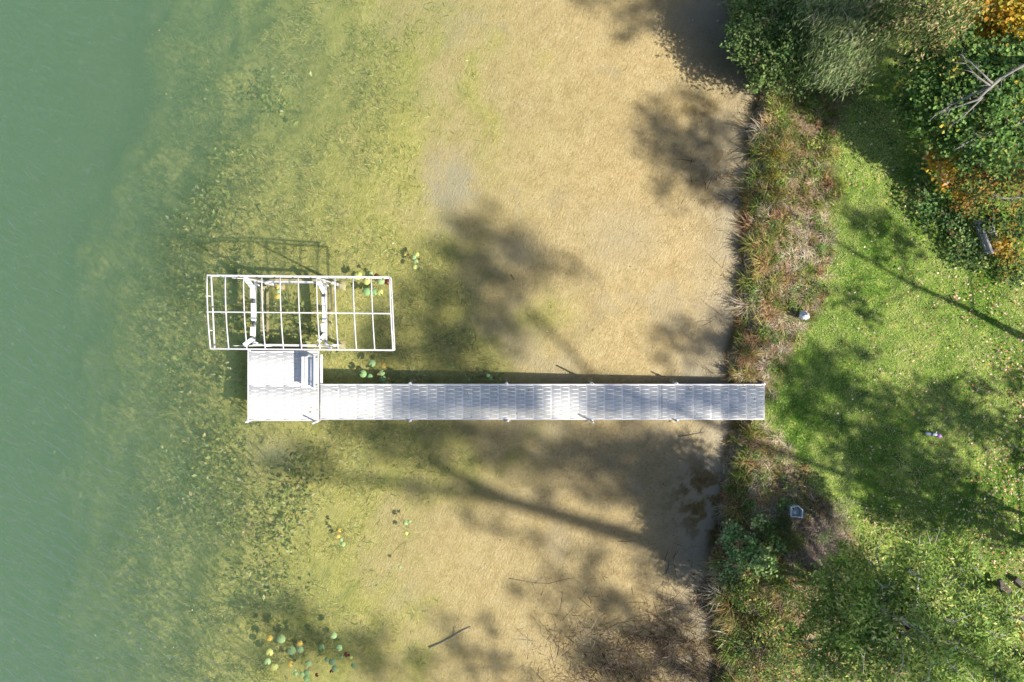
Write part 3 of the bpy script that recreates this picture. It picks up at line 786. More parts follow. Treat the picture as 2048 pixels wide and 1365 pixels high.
# dead reeds standing and lying in the shallows
pos = []; 
def reed_d(u, v, x, y):
    a = np.exp(-(((u - 1300) / 150) ** 2 + ((v - 1330) / 95) ** 2)) + 0.9 * smooth(1090, 1180, u) * smooth(1275, 1345, v) + 0.45 * np.exp(-(((u - 1380) / 60) ** 2 + ((v - 1200) / 55) ** 2))
    b = 0.10 * np.exp(-(((u - 1440) / 55) ** 2 + ((v - 350) / 100) ** 2)) + 0.05 * np.exp(-(((u - 1445) / 35) ** 2 + ((v - 580) / 160) ** 2)) + 0.25 * np.exp(-(((u - 1150) / 20) ** 2 + ((v - 1265) / 35) ** 2))
    return np.clip(a + b, 0, 1) * (0.3 + 0.9 * smooth(0.4, 0.6, fbm(x, y, 1.2, 3, 77)))
u, v, x, y = masked(33000, 1050, 1500, 180, 1440, reed_d, rg)
k = x < shore_x(y) + 0.25; u, v, x, y = u[k], v[k], x[k], y[k]; n = len(x)
zz = np.maximum(height(x, y), -0.03)
me = blade_mesh('dead_reeds', np.stack([x, y, zz], 1), rg.uniform(0, 6.28, n), rg.gamma(3.0, 0.13, n).clip(0.12, 1.1), rg.uniform(0.5, 1.35, n), rg.uniform(0.008, 0.024, n), pick([(0.15, 0.09, 0.055), (0.26, 0.175, 0.115), (0.07, 0.045, 0.04), (0.44, 0.33, 0.24), (0.16, 0.17, 0.05)], n, rg, 0.2, [3, 3, 4, 2, 1]), rg, 0.8)
tag(link('dead_reeds', me, DRY), 'tangle of dead brown reeds in the shallows', 'reeds', kind='stuff')

# ------------------------------------------------------------------ lawn grass
def lawn_mask(u, v, x, y):
    d = x - lawn_x(y) + 0.9 * (fbm(x, y, 0.9, 3, 51) - 0.5)
    return smooth(-0.5, 0.5, d) * (0.55 + 0.45 * smooth(0.3, 0.55, fbm(x, y, 1.4, 3, 81)))
u, v, x, y = masked(420000, 1500, 2140, -180, 1530, lawn_mask, rg, 0.4)
n = len(x); z = height(x, y)
gt = np.clip(fbm(x, y, 0.8, 5, 91) * 2.6 - 0.85 + 0.18 * rg.normal(size=n), 0, 1)[:, None]
gcol = (1 - gt) * np.array([0.13, 0.29, 0.03]) + gt * np.array([0.53, 0.63, 0.19])
yel = (rg.random(n) < 0.10 + 0.25 * gt[:, 0])[:, None]
gcol = np.where(yel, np.array([0.66, 0.60, 0.30]), gcol) * (1 + 0.2 * rg.normal(size=(n, 1)))
gcol = np.clip(gcol, 0.01, 0.8)
me = blade_mesh('lawn_grass', np.stack([x, y, z - 0.01], 1), rg.uniform(0, 6.28, n), rg.uniform(0.05, 0.13, n), rg.uniform(0.7, 1.45, n), rg.uniform(0.010, 0.022, n), gcol, rg, 0.5)
tag(link('lawn_grass', me, GRASS), 'short green mown grass on the lawn', 'grass', kind='stuff')
# fallen leaves
def leaf_d(u, v, x, y):
    return np.clip(0.16 * smooth(1600, 1750, u) + 0.75 * smooth(1780, 2000, u) * smooth(430, 620, v) * smooth(0.3, 0.6, fbm(x, y, 0.6, 4, 101)) + 0.7 * np.exp(-(((u - 2020) / 60) ** 2 + ((v - 1110) / 60) ** 2)) + 0.5 * np.exp(-(((u - 1800) / 80) ** 2 + ((v - 1070) / 60) ** 2)), 0, 1) * smooth(-0.5, 0.6, x - lawn_x(y))
u, v, x, y = masked(13000, 1560, 2080, -20, 1380, leaf_d, rg, 0.4); n = len(x)
me = leaf_mesh('fallen_leaves', np.stack([x, y, height(x, y) + rg.uniform(0.07, 0.13, n)], 1), np.stack([rg.normal(0, .35, n), rg.normal(0, .45, n), np.ones(n)], 1), rg.uniform(0.045, 0.105, n), 0.75,
               pick([(0.62, 0.45, 0.32), (0.45, 0.24, 0.12), (0.30, 0.13, 0.08), (0.66, 0.55, 0.40), (0.55, 0.36, 0.08)], n, rg, 0.22, [5, 3, 2.5, 4, 1.5]), rg, fold=0.15)
tag(link('fallen_leaves', me, DRY), 'tan fallen leaves strewn over the lawn', 'leaves', kind='stuff')

# ------------------------------------------------------------------ wild bank: tufts of mixed grasses
rb = np.random.default_rng(33)
def bank_strip(u, v, x, y):
    d = x - shore_x(y); e = lawn_x(y) - x
    return smooth(-0.02, 0.15, d) * smooth(-0.35, 0.25, e + 0.5 * (fbm(x, y, 1.0, 3, 111) - 0.5)) * np.where((v > 755) & (v < 850) & (u < 1536), 0.0, 1.0)
u, v, x, y = masked(4400, 1410, 1830, -220, 1580, bank_strip, rb, 0.3)
keep = ~((v > 1060) & (u > 1640)); u, v, x, y = u[keep], v[keep], x[keep], y[keep]
PALS = [[(0.60, 0.34, 0.19), (0.70, 0.46, 0.28), (0.44, 0.22, 0.12), (0.50, 0.40, 0.13)],          # rust
        [(0.70, 0.57, 0.42), (0.76, 0.63, 0.50), (0.55, 0.41, 0.33), (0.68, 0.62, 0.35)],          # pinkish straw
        [(0.20, 0.30, 0.06), (0.32, 0.40, 0.09), (0.13, 0.20, 0.05), (0.46, 0.46, 0.15)],         # green
        [(0.30, 0.27, 0.09), (0.42, 0.36, 0.14), (0.20, 0.20, 0.07), (0.50, 0.38, 0.21)]]          # olive
bp_, ba, bl, be, bw, bc = [], [], [], [], [], []
nz = fbm(x, y, 0.55, 3, 121); nz2 = fbm(x, y, 1.3, 3, 131)
dsh = x - shore_x(y)
for i in range(len(x)):
    wid = max(0.8, float(lawn_x(y[i]) - shore_x(y[i])))
    t = dsh[i] / wid
    low = v[i] > 845
    if v[i] < 400: ps = [3, 2, 1, 0][int(rb.choice(4, p=[0.30, 0.46, 0.12, 0.12]))]
    elif t < 0.42: ps = int(rb.choice(4, p=[0.40, 0.10, 0.32, 0.18])) if not low else int(rb.choice(4, p=[0.12, 0.10, 0.52, 0.26]))
    elif t < 0.9: ps = int(rb.choice(4, p=[0.08, 0.56, 0.20, 0.16])) if nz2[i] > 0.47 else int(rb.choice(4, p=[0.06, 0.14, 0.55, 0.25]))
    else: ps = int(rb.choice(4, p=[0.02, 0.25, 0.5, 0.23]))
    if 868 < v[i] < 1015 and t > 0.3: ps = int(rb.choice(4, p=[0.14, 0.62, 0.10, 0.14]))
    if 430 < v[i] < 720 and t > 0.4: ps = int(rb.choice(4, p=[0.10, 0.56, 0.22, 0.12]))
    k = int(rb.integers(26, 60))
    tall = rb.uniform(0.22, 0.5) * (1.15 if t < 0.4 else 0.75)
    bp_.append(np.stack([x[i] + rb.normal(0, 0.06, k), y[i] + rb.normal(0, 0.06, k), np.zeros(k)], 1))
    lean_az = rb.uniform(0, 6.28)
    az = rb.uniform(0, 6.28, k) if t > 0.25 else rb.normal(math.pi, 1.2, k)
    if t < 0.12: tall *= rb.uniform(0.8, 1.7)
    ba.append(az); bl.append(tall * rb.uniform(0.55, 1.25, k)); be.append(rb.uniform(0.35, 1.25, k) if ps != 1 else rb.uniform(0.7, 1.45, k)); bw.append(rb.uniform(0.009, 0.024, k)); bc.append(np.clip(pick(PALS[ps], k, rb, 0.25) * rb.uniform(0.6, 1.25), 0, 0.85))
bp_ = np.concatenate(bp_); bp_[:, 2] = height(bp_[:, 0], bp_[:, 1]) - 0.01
me = blade_mesh('bank_grass', bp_, np.concatenate(ba), np.concatenate(bl), np.concatenate(be), np.concatenate(bw), np.concatenate(bc), rb, 0.75)
tag(link('bank_grass', me, GRASS), 'wild rust, straw and green grasses along the bank', 'grass', kind='stuff')
# low broad leaved herbs growing through the bank grass
u, v, x, y = masked(2000, 1410, 1830, -220, 1580, lambda u, v, x, y: bank_strip(u, v, x, y) * np.where(v > 1000, 0.55, np.where(v > 850, 0.14, 0.18)), rb, 0.3)
keep = ~((v > 1060) & (u > 1640)); x, y = x[keep], y[keep]
k = 34; n = len(x) * k
hx = np.repeat(x, k) + rb.normal(0, 0.11, n); hy = np.repeat(y, k) + rb.normal(0, 0.11, n)
hz = height(hx, hy) + np.repeat(rb.uniform(0.15, 0.38, len(x)), k) + rb.normal(0, 0.04, n)
hc = np.repeat(pick([(0.16, 0.28, 0.06), (0.26, 0.38, 0.08), (0.40, 0.46, 0.11), (0.11, 0.20, 0.05), (0.48, 0.36, 0.10), (0.34, 0.14, 0.08)], len(x), rb, 0.2, [4, 4, 2, 3, 1, 0.7]), k, 0) * (1 + 0.18 * rb.normal(size=(n, 1)))
me = leaf_mesh('bank_herbs', np.stack([hx, hy, hz], 1), np.stack([rb.normal(0, .45, n), rb.normal(0, .45, n), np.ones(n)], 1), rb.uniform(0.045, 0.11, n), 0.55, np.clip(hc, 0.01, 0.8), rb)
tag(link('bank_herbs', me, FOL), 'low green broad leaved herbs among the bank grasses', 'herbs', kind='stuff')
# grey dead stems behind the round leaved shrub
u, v, x, y = masked(5200, 1590, 1700, 1000, 1150, lambda u, v, x, y: np.exp(-(((u - 1645) / 42) ** 2 + ((v - 1075) / 55) ** 2)), rb, 0.5); n = len(x)
me = blade_mesh('dead_stems', np.stack([x, y, height(x, y)], 1), rb.uniform(0, 6.28, n), rb.uniform(0.25, 0.7, n), rb.uniform(0.5, 1.3, n), rb.uniform(0.006, 0.013, n), pick([(0.34, 0.28, 0.25), (0.22, 0.16, 0.15), (0.44, 0.36, 0.30)], n, rb), rb, 0.7)
tag(link('dead_stems', me, DRY), 'matted grey dead stems beside the lower lawn corner', 'dead stems', kind='stuff')

# ------------------------------------------------------------------ shrubs, plants and trees in view
GREEN = [(0.13, 0.22, 0.06), (0.18, 0.29, 0.08), (0.27, 0.38, 0.12), (0.08, 0.135, 0.04)]
def lobe_leaves(lobes, per_m2, size, rng, pal, weights, up=0.8, shell=0.45, jit=0.2, patchy=0.0, clump=0.16):
    """leaves gathered in small sprays over the upper shell of ellipsoid lobes (cx, cy, cz, r, rz)"""
    pos, nrm, col, off = [], [], [], []
    for (cx, cy, cz, r, rz) in lobes:
        ns = max(6, int(per_m2 * r * r * 3.5 / 9))
        d = unit(rng.normal(size=(ns, 3))); d[:, 2] = np.abs(d[:, 2]) * 1.15 - 0.28; d = unit(d)
        rad = (1 - shell * rng.random(ns) ** 1.6) * (1 + 0.13 * rng.normal(size=ns))
        c = np.array([cx, cy, cz]) + d * rad[:, None] * np.array([r, r, rz])
        if patchy:
            keep = fbm(c[:, 0] + c[:, 2], c[:, 1] - c[:, 2], 1.7, 3, 7) > 0.5 - 0.18 / patchy * rng.random(ns); c = c[keep]; d = d[keep]
        k = 9
        o_ = rng.normal(size=(len(c) * k, 3)) * clump * np.array([1, 1, 0.5])
        cc = np.repeat(c, k, 0) + o_; off.append(o_)
        dd = np.repeat(d, k, 0) * (1 - up) + np.array([0, 0, up]) + rng.normal(size=(len(c) * k, 3)) * 0.42
        base = pick(pal, len(c), rng, jit, weights)
        colr = np.repeat(base, k, 0) * (1 + 0.16 * rng.normal(size=(len(cc), 1)))
        pos.append(cc); nrm.append(dd); col.append(np.clip(colr, 0.005, 0.85))
    return np.concatenate(pos), np.concatenate(nrm), np.concatenate(col), np.concatenate(off)

def plant(name, label, cat, base_px, lobes_px, per_m2, size, aspect, pal, weights=None, seed=0, group=None, bark=BARK, trunk_r=0.05, up=0.75, shell=0.5, patchy=0.0, branches=3,
          clump=0.14, extra=None, dirs=None, fold=0.15, crown_name='crown', stem_name='trunk', bare=0, bare_r=0.012):
    rng = np.random.default_rng(1000 + seed)
    bxp = np.array([PX(base_px[0], 0.4), PX(0) * 0 + PY(base_px[1], 0.4)])
    gz = float(height(bxp[0], bxp[1]))
    root = thing(name, label, cat, (bxp[0], bxp[1], gz), group)
    org = np.array(root.location)
    lobes = []
    for (u, v, z, r, rz) in lobes_px:
        p = P(u, v, z); lobes.append((p[0], p[1], z - rz * 0.55, r, rz))
    pos, nrm, col, off = lobe_leaves(lobes, per_m2, size, rng, pal, weights, up, shell, patchy=patchy, clump=clump)
    sz = size * rng.uniform(0.7, 1.3, len(pos))
    dd = off + rng.normal(size=(len(pos), 3)) * clump * 0.25
    if dirs is not None: dd = np.array(dirs) + rng.normal(size=(len(pos), 3)) * 0.35
    me = leaf_mesh(crown_name, pos - org, nrm, sz, aspect, col, rng, dd, fold)
    cr = link(crown_name, me, FOL, root); cr['kind'] = 'stuff'
    m = MB(org)
    top = np.mean([[l[0], l[1], l[2]] for l in lobes], 0)
    tr = np.array([bxp[0], bxp[1], gz - 0.1])
    fork = tr + (top - tr) * 0.45
    m.tube([tr, (tr + fork) / 2 + rng.normal(0, 0.03, 3), fork], [trunk_r, trunk_r * 0.85, trunk_r * 0.7], 8)
    for l in lobes:
        c = np.array(l[:3])
        mid = fork + (c - fork) * 0.5 + rng.normal(0, 0.08, 3)
        m.tube([fork, mid, c], [trunk_r * 0.6, trunk_r * 0.42, trunk_r * 0.25], 6)
        for k in range(branches):
            d = unit(rng.normal(size=3)); d[2] = abs(d[2]) * 0.6
            e = c + d * np.array([l[3], l[3], l[4]]) * 0.95
            m.tube([mid + (c - mid) * 0.4 * k, (c + e) / 2 + rng.normal(0, 0.05, 3), e], [trunk_r * 0.3, trunk_r * 0.2, trunk_r * 0.08], 5)
        for k in range(bare):
            d = unit(rng.normal(size=3)); d[2] = 0.35 + abs(d[2]) * 0.5
            a_ = c + d * np.array([l[3], l[3], l[4]]) * 0.6
            side = unit(np.array([rng.normal(), rng.normal(), 0.15])); e = a_ + side * l[3] * rng.uniform(0.5, 1.0); e[2] = l[2] + l[4] * rng.uniform(0.75, 1.1)
            mm = (a_ + e) / 2 + rng.normal(0, 0.06, 3); mm[2] = max(mm[2], l[2] + l[4] * 0.8)
            m.tube([a_, mm, e], [bare_r * 1.6, bare_r, bare_r * 0.5], 5)
            s3 = unit(np.array([rng.normal(), rng.normal(), 0.1])); m.tube([mm, mm + s3 * l[3] * 0.3], [bare_r * 0.8, bare_r * 0.3], 4)
    m.build(stem_name, bark, root, smooth_shade=True)
    if extra: extra(root, org, rng, lobes)
    return root

# upper bank: round leaved shrub
plant('shrub', 'dense round leaved green shrub overhanging the bank at the top', 'shrub', (1590, 70),
      [(1520, 60, 2.1, 0.85, 0.9), (1560, 20, 2.3, 0.9, 1.0), (1590, 90, 2.4, 0.9, 1.0), (1545, 120, 2.0, 0.75, 0.8), (1625, 40, 2.5, 0.9, 1.0), (1500, 15, 1.9, 0.65, 0.8), (1640, 110, 2.1, 0.8, 0.8), (1600, -20, 2.4, 0.9, 1.0), (1590, 150, 1.7, 0.55, 0.6)],
      650, 0.10, 0.62, GREEN + [(0.16, 0.22, 0.09), (0.20, 0.12, 0.09)], [4, 5, 3, 2, 2, 0.6], 1, trunk_r=0.06, clump=0.11)
# willow with narrow drooping leaves
plant('willow_tree', 'willow with long narrow drooping leaves behind the round leaved shrub', 'tree', (1735, 10),
      [(1690, 60, 3.4, 0.95, 0.8), (1660, 110, 3.1, 0.75, 0.6), (1710, 110, 3.0, 0.75, 0.7), (1730, 40, 3.7, 0.95, 0.9), (1690, 10, 3.8, 0.9, 0.8), (1650, 20, 3.5, 0.7, 0.7), (1680, 150, 2.8, 0.45, 0.4), (1760, -10, 3.9, 0.9, 0.8)],
      560, 0.20, 0.11, [(0.206, 0.283, 0.110), (0.283, 0.361, 0.155), (0.115, 0.180, 0.058), (0.412, 0.464, 0.244)], None, 2, trunk_r=0.09, clump=0.16, dirs=(-0.55, -0.75, -0.25), bark=BARK_PALE, bare=2, bare_r=0.009, fold=0.05)
# tree with tan tipped sprays
plant('ash_tree', 'pale green tree with tan leaf tips at the top edge', 'tree', (1850, -20),
      [(1800, 20, 4.3, 0.75, 0.6), (1860, 25, 4.5, 0.85, 0.7), (1900, 50, 4.3, 0.7, 0.6), (1870, 80, 3.9, 0.5, 0.45), (1920, 5, 4.5, 0.75, 0.7), (1770, 10, 4.1, 0.5, 0.5), (1835, 70, 3.9, 0.4, 0.35)],
      420, 0.13, 0.30, [(0.168, 0.240, 0.072), (0.264, 0.324, 0.096), (0.600, 0.456, 0.216), (0.696, 0.552, 0.288), (0.096, 0.156, 0.042)], [3, 3, 2, 2, 2], 3, trunk_r=0.08, clump=0.15, dirs=(-0.5, -0.6, -0.2))
# orange maple corner
plant('maple_tree', 'golden orange maple crown in the top right corner', 'tree', (2040, 10),
      [(2000, 20, 4.0, 0.65, 0.6), (2035, 35, 4.2, 0.7, 0.6), (1985, 62, 3.7, 0.42, 0.4), (2030, 70, 3.9, 0.45, 0.4), (2050, 0, 4.4, 0.7, 0.6)],
      520, 0.12, 0.85, [(0.62, 0.42, 0.04), (0.60, 0.48, 0.07), (0.62, 0.34, 0.04), (0.32, 0.34, 0.06)], [4, 3, 2, 1], 4, trunk_r=0.07, clump=0.12)
# dark green maple mass
plant('maple_tree', 'broad dark green maple crown along the right edge below the orange maple', 'tree', (2010, 220),
      [(1880, 140, 3.6, 0.9, 0.8), (1940, 110, 4.2, 0.95, 0.9), (1990, 140, 4.4, 0.95, 0.9), (1860, 200, 3.0, 0.8, 0.7), (1920, 190, 3.8, 0.9, 0.8), (1990, 220, 4.0, 0.9, 0.8), (2040, 180, 4.6, 1.0, 0.9), (1890, 255, 2.6, 0.75, 0.6), (1960, 280, 3.0, 0.8, 0.7), (2035, 280, 3.6, 0.9, 0.8), (1930, 65, 4.0, 0.6, 0.6), (2050, 110, 4.6, 0.8, 0.8)],
      640, 0.11, 0.85, [(0.118, 0.236, 0.059), (0.170, 0.302, 0.073), (0.236, 0.384, 0.096), (0.073, 0.147, 0.041), (0.325, 0.368, 0.088), (0.531, 0.427, 0.073)], [4, 4, 2, 3, 1, 0.25], 5, trunk_r=0.12, clump=0.16, patchy=1.3)
# small orange maple sapling
plant('maple_sapling', 'small orange yellow maple sapling at the right edge of the shaded lawn', 'sapling', (1890, 330),
      [(1885, 300, 2.0, 0.36, 0.35), (1905, 318, 2.1, 0.36, 0.35), (1870, 318, 1.8, 0.26, 0.25), (1900, 350, 1.7, 0.3, 0.3), (1925, 305, 1.9, 0.2, 0.2), (1915, 395, 1.4, 0.2, 0.2)],
      700, 0.115, 0.85, [(0.62, 0.42, 0.04), (0.62, 0.50, 0.08), (0.62, 0.32, 0.05), (0.58, 0.42, 0.26), (0.30, 0.34, 0.06)], [4, 3, 2, 1, 1], 6, trunk_r=0.025, clump=0.10)
plant('shrub', 'brown and gold autumn shrub between the orange sapling and the right edge', 'shrub', (1990, 360),
      [(1950, 320, 2.3, 0.6, 0.5), (2000, 330, 2.5, 0.7, 0.6), (2040, 350, 2.4, 0.7, 0.6), (1965, 370, 2.0, 0.6, 0.5), (2020, 400, 1.9, 0.6, 0.5), (1940, 410, 1.5, 0.4, 0.4)],
      430, 0.10, 0.6, [(0.16, 0.17, 0.04), (0.34, 0.24, 0.05), (0.46, 0.27, 0.05), (0.08, 0.12, 0.03), (0.22, 0.10, 0.05)], [3, 3, 2, 3, 1], 7, trunk_r=0.05, patchy=1.4)
plant('shrub', 'low dark green thicket between the lawn and the wooden bench', 'shrub', (1900, 440),
      [(1870, 400, 1.0, 0.6, 0.5), (1905, 440, 1.1, 0.6, 0.5), (1850, 360, 0.9, 0.5, 0.4), (1930, 480, 1.0, 0.5, 0.4), (1915, 505, 0.8, 0.4, 0.35), (1955, 515, 0.8, 0.35, 0.3)],
      480, 0.11, 0.7, [(0.078, 0.156, 0.046), (0.117, 0.215, 0.065), (0.195, 0.299, 0.091), (0.416, 0.455, 0.143), (0.208, 0.104, 0.052)], [4, 4, 2, 0.8, 0.6], 8, trunk_r=0.03, patchy=1.6)
plant('shrub', 'golden leaved bush at the lower end of the wooden bench', 'shrub', (2015, 500),
      [(2010, 488, 1.2, 0.32, 0.3), (2022, 508, 1.0, 0.26, 0.25), (1995, 500, 0.9, 0.2, 0.2)],
      800, 0.095, 0.7, [(0.62, 0.40, 0.06), (0.64, 0.50, 0.18), (0.55, 0.28, 0.04), (0.28, 0.30, 0.06)], [4, 2, 2, 1], 9, trunk_r=0.02, clump=0.09)
plant('shrub', 'green and yellow thicket behind the wooden bench at the right edge', 'shrub', (2035, 460),
      [(2010, 440, 1.7, 0.45, 0.4), (2040, 450, 1.8, 0.55, 0.5), (2045, 505, 1.3, 0.4, 0.4), (2040, 540, 1.1, 0.4, 0.35), (1985, 430, 1.5, 0.3, 0.3)],
      450, 0.11, 0.7, [(0.05, 0.11, 0.03), (0.09, 0.16, 0.04), (0.36, 0.30, 0.06), (0.55, 0.36, 0.06)], [4, 3, 1.3, 1], 10, trunk_r=0.03, patchy=1.8)
# lower bank
plant('shrub', 'low lobed leaf shrub on the lower bank above the dead reeds', 'shrub', (1500, 1110),
      [(1470, 1080, 0.9, 0.5, 0.45), (1510, 1060, 1.0, 0.55, 0.5), (1460, 1120, 0.9, 0.45, 0.4), (1500, 1115, 1.1, 0.55, 0.5), (1540, 1085, 1.0, 0.5, 0.45), (1470, 1155, 0.8, 0.4, 0.35), (1530, 1130, 0.9, 0.45, 0.4)],
      640, 0.10, 0.8, [(0.250, 0.390, 0.140), (0.343, 0.484, 0.172), (0.468, 0.593, 0.234), (0.406, 0.203, 0.125), (0.156, 0.234, 0.078)], [4, 4, 2, 1.1, 2], 11, trunk_r=0.03, clump=0.09, patchy=2.0)
plant('shrub', 'yellow green thicket at the bottom edge between reeds and ash tree', 'shrub', (1540, 1300),
      [(1500, 1200, 0.9, 0.5, 0.4), (1530, 1240, 1.1, 0.55, 0.5), (1480, 1300, 0.9, 0.5, 0.4), (1540, 1310, 1.2, 0.6, 0.5), (1590, 1340, 1.5, 0.6, 0.5), (1500, 1350, 1.0, 0.55, 0.45), (1570, 1270, 1.3, 0.5, 0.45), (1580, 1190, 1.0, 0.45, 0.4)],
      430, 0.10, 0.5, [(0.156, 0.250, 0.070), (0.296, 0.359, 0.109), (0.562, 0.530, 0.140), (0.593, 0.343, 0.156), (0.078, 0.118, 0.047)], [4, 4, 1.6, 1.2, 2], 12, trunk_r=0.03, patchy=1.5)
plant('ash_tree', 'large green ash tree with bare grey twigs filling the lower right corner', 'tree', (1850, 1290),
      [(1700, 1180, 4.3, 0.82, 0.7), (1760, 1140, 3.4, 0.82, 0.7), (1690, 1260, 4.2, 0.82, 0.7), (1770, 1220, 5.5, 0.86, 0.8), (1840, 1180, 5.7, 0.82, 0.8), (1860, 1110, 3.6, 0.60, 0.6), (1630, 1290, 3.8, 0.55, 0.45), (2030, 1200, 4.6, 0.4, 0.35), (1850, 1270, 6.1, 0.90, 0.9), (1760, 1310, 5.3, 0.86, 0.8), (1680, 1340, 4.1, 0.77, 0.7), (1920, 1220, 5.7, 0.69, 0.7), (1940, 1290, 5.8, 0.82, 0.8), (1880, 1340, 5.9, 0.82, 0.8), (2000, 1250, 5.1, 0.56, 0.5), (2010, 1330, 5.3, 0.77, 0.7), (1930, 1130, 3.8, 0.43, 0.4), (1640, 1220, 3.6, 0.43, 0.4), (1680, 1110, 2.2, 0.39, 0.35)],
      1050, 0.145, 0.36, [(0.246, 0.369, 0.088), (0.329, 0.463, 0.111), (0.452, 0.593, 0.146), (0.800, 0.800, 0.262), (0.164, 0.251, 0.065), (0.800, 0.800, 0.233)], [4, 5, 4, 1.6, 2, 0.5], 13, trunk_r=0.13, clump=0.17, bark=TWIG, patchy=4.0, bare=4, bare_r=0.012)
plant('shrub', 'low pale green bush on the lawn at the upper rim of the ash tree', 'shrub', (1830, 1050),
      [(1800, 1045, 1.1, 0.35, 0.3), (1850, 1045, 1.2, 0.38, 0.35), (1905, 1065, 1.3, 0.4, 0.35), (1830, 1075, 1.2, 0.35, 0.3)],
      620, 0.11, 0.4, [(0.22, 0.31, 0.08), (0.32, 0.40, 0.11), (0.50, 0.54, 0.20), (0.13, 0.20, 0.05)], None, 15, trunk_r=0.02, patchy=2.0, bark=TWIG)
plant('shrub', 'yellowing maple bush at the right edge below the leaf litter', 'shrub', (2040, 1230),
      [(2035, 1220, 1.6, 0.4, 0.35), (2045, 1290, 1.5, 0.4, 0.35), (2040, 1340, 1.4, 0.45, 0.4), (2010, 1200, 1.2, 0.25, 0.25)],
      420, 0.11, 0.8, [(0.15, 0.20, 0.05), (0.40, 0.34, 0.06), (0.07, 0.12, 0.03), (0.40, 0.12, 0.05)], [3, 2, 3, 0.7], 14, trunk_r=0.03, patchy=1.6)
# feathery yellow green plants in the bank grass
for i, (u, v, z, r, lab, pal) in enumerate([
        (1561, 310, 0.75, 0.24, 'golden feathery plant, largest in the upper bank grass', [(0.42, 0.36, 0.07), (0.32, 0.32, 0.07)]),
        (1547, 348, 0.65, 0.18, 'small golden feathery plant just below the largest golden one', [(0.46, 0.38, 0.08), (0.36, 0.32, 0.07)]),
        (1557, 386, 0.65, 0.22, 'olive gold feathery plant, lowest of the three in the upper bank grass', [(0.36, 0.30, 0.07), (0.26, 0.25, 0.06)]),
        (1535, 166, 0.7, 0.2, 'small green feathery plant at the foot of the round leaved shrub', [(0.16, 0.24, 0.06), (0.12, 0.18, 0.05)]),
        (1567, 158, 0.8, 0.26, 'olive feathery plant tucked under the round leaved shrub', [(0.26, 0.25, 0.06), (0.15, 0.19, 0.05)]),
        (1682, 370, 0.6, 0.2, 'bright lime plant where upper bank grass meets the lawn', [(0.32, 0.40, 0.06), (0.40, 0.42, 0.10)]),
        (1592, 1085, 1.1, 0.36, 'soft yellow green feathery plant below the grey tub', [(0.26, 0.28, 0.06), (0.18, 0.23, 0.06)]),
        (1570, 1045, 0.9, 0.25, 'dark green feathery plant touching the grey tub', [(0.13, 0.18, 0.05), (0.18, 0.22, 0.06)]),
        (1500, 868, 0.6, 0.22, 'bright green leafy plant beside the lower corner of the walkway', [(0.20, 0.27, 0.05), (0.30, 0.30, 0.05)])]):
    plant('leafy_plant', lab, 'plant', (u, v), [(u, v, z, r, r * 0.9)], 2600, 0.075, 0.2, pal + [tuple(np.array(pal[0]) * 0.6)], None, 40 + i, 'leafy plants in the bank grass', trunk_r=0.012, clump=0.06, branches=5, crown_name='foliage', stem_name='stem')
# dead grey tree leaning in from the right edge
def dead_tree(label, base, limbs, r0, seed):
    rng = np.random.default_rng(seed)
    org = P(base[0], base[1], 0.5); org[2] = float(height(org[0], org[1]))
    root = thing('dead_tree', label, 'dead tree', tuple(org), 'bare grey dead trees at the right edge')
    m = MB(org); start = P(*limbs[0][0][0])
    m.tube([org - (0, 0, 0.1), org * 0.4 + start * 0.6 + (0.1, 0, 0), start], [r0 * 1.3, r0 * 1.15, r0], 8)
    m.build('trunk', BARK_PALE, root, smooth_shade=True)
    for pts, r in limbs:
        w = [P(*q_) for q_ in pts]
        m = MB(org); m.tube(w, np.linspace(r, r * 0.25, len(w)), 7)
        for k in range(1, len(w)):
            for j in range(3):
                d = w[k] - w[k - 1]; a_ = w[k - 1] + d * rng.random(); L = np.linalg.norm(d) * rng.uniform(0.35, 0.8)
                s = unit(d / np.linalg.norm(d) + rng.normal(0, 0.55, 3) * np.array([1, 1, 0.5])); b_ = a_ + s * L
                m.tube([a_, (a_ + b_) / 2 + rng.normal(0, 0.03, 3), b_], [r * 0.30, r * 0.2, r * 0.08], 5)
        m.build('limb', BARK_PALE, root, smooth_shade=True)
dead_tree('bare grey dead tree spreading branches over the dark green maple', (2110, 100),
          [([(2060, 125, 5.6), (2030, 140, 5.4), (2000, 158, 5.2), (1970, 178, 5.1), (1935, 195, 5.0), (1900, 212, 4.8), (1868, 232, 4.6)], 0.048),
           ([(2000, 158, 5.2), (1975, 180, 5.2), (1955, 200, 5.2), (1925, 210, 5.0), (1890, 222, 4.9)], 0.05),
           ([(1985, 168, 5.2), (1965, 148, 5.2), (1940, 125, 5.1), (1918, 108, 5.0)], 0.03),
           ([(1980, 172, 5.2), (1950, 150, 5.2), (1922, 115, 5.0)], 0.028),
           ([(1965, 195, 5.1), (1945, 215, 5.0), (1925, 235, 4.9), (1905, 250, 4.8)], 0.03)], 0.11, 51)
dead_tree('smaller bare grey branch tree above the golden brown shrub', (2100, 230),
          [([(2060, 235, 3.9), (2030, 250, 3.8), (2000, 262, 3.7), (1965, 268, 3.6), (1935, 285, 3.5), (1910, 300, 3.4)], 0.055),
           ([(2050, 392, 2.6), (2030, 396, 2.6), (2005, 398, 2.5), (1980, 388, 2.5)], 0.03)], 0.07, 52)

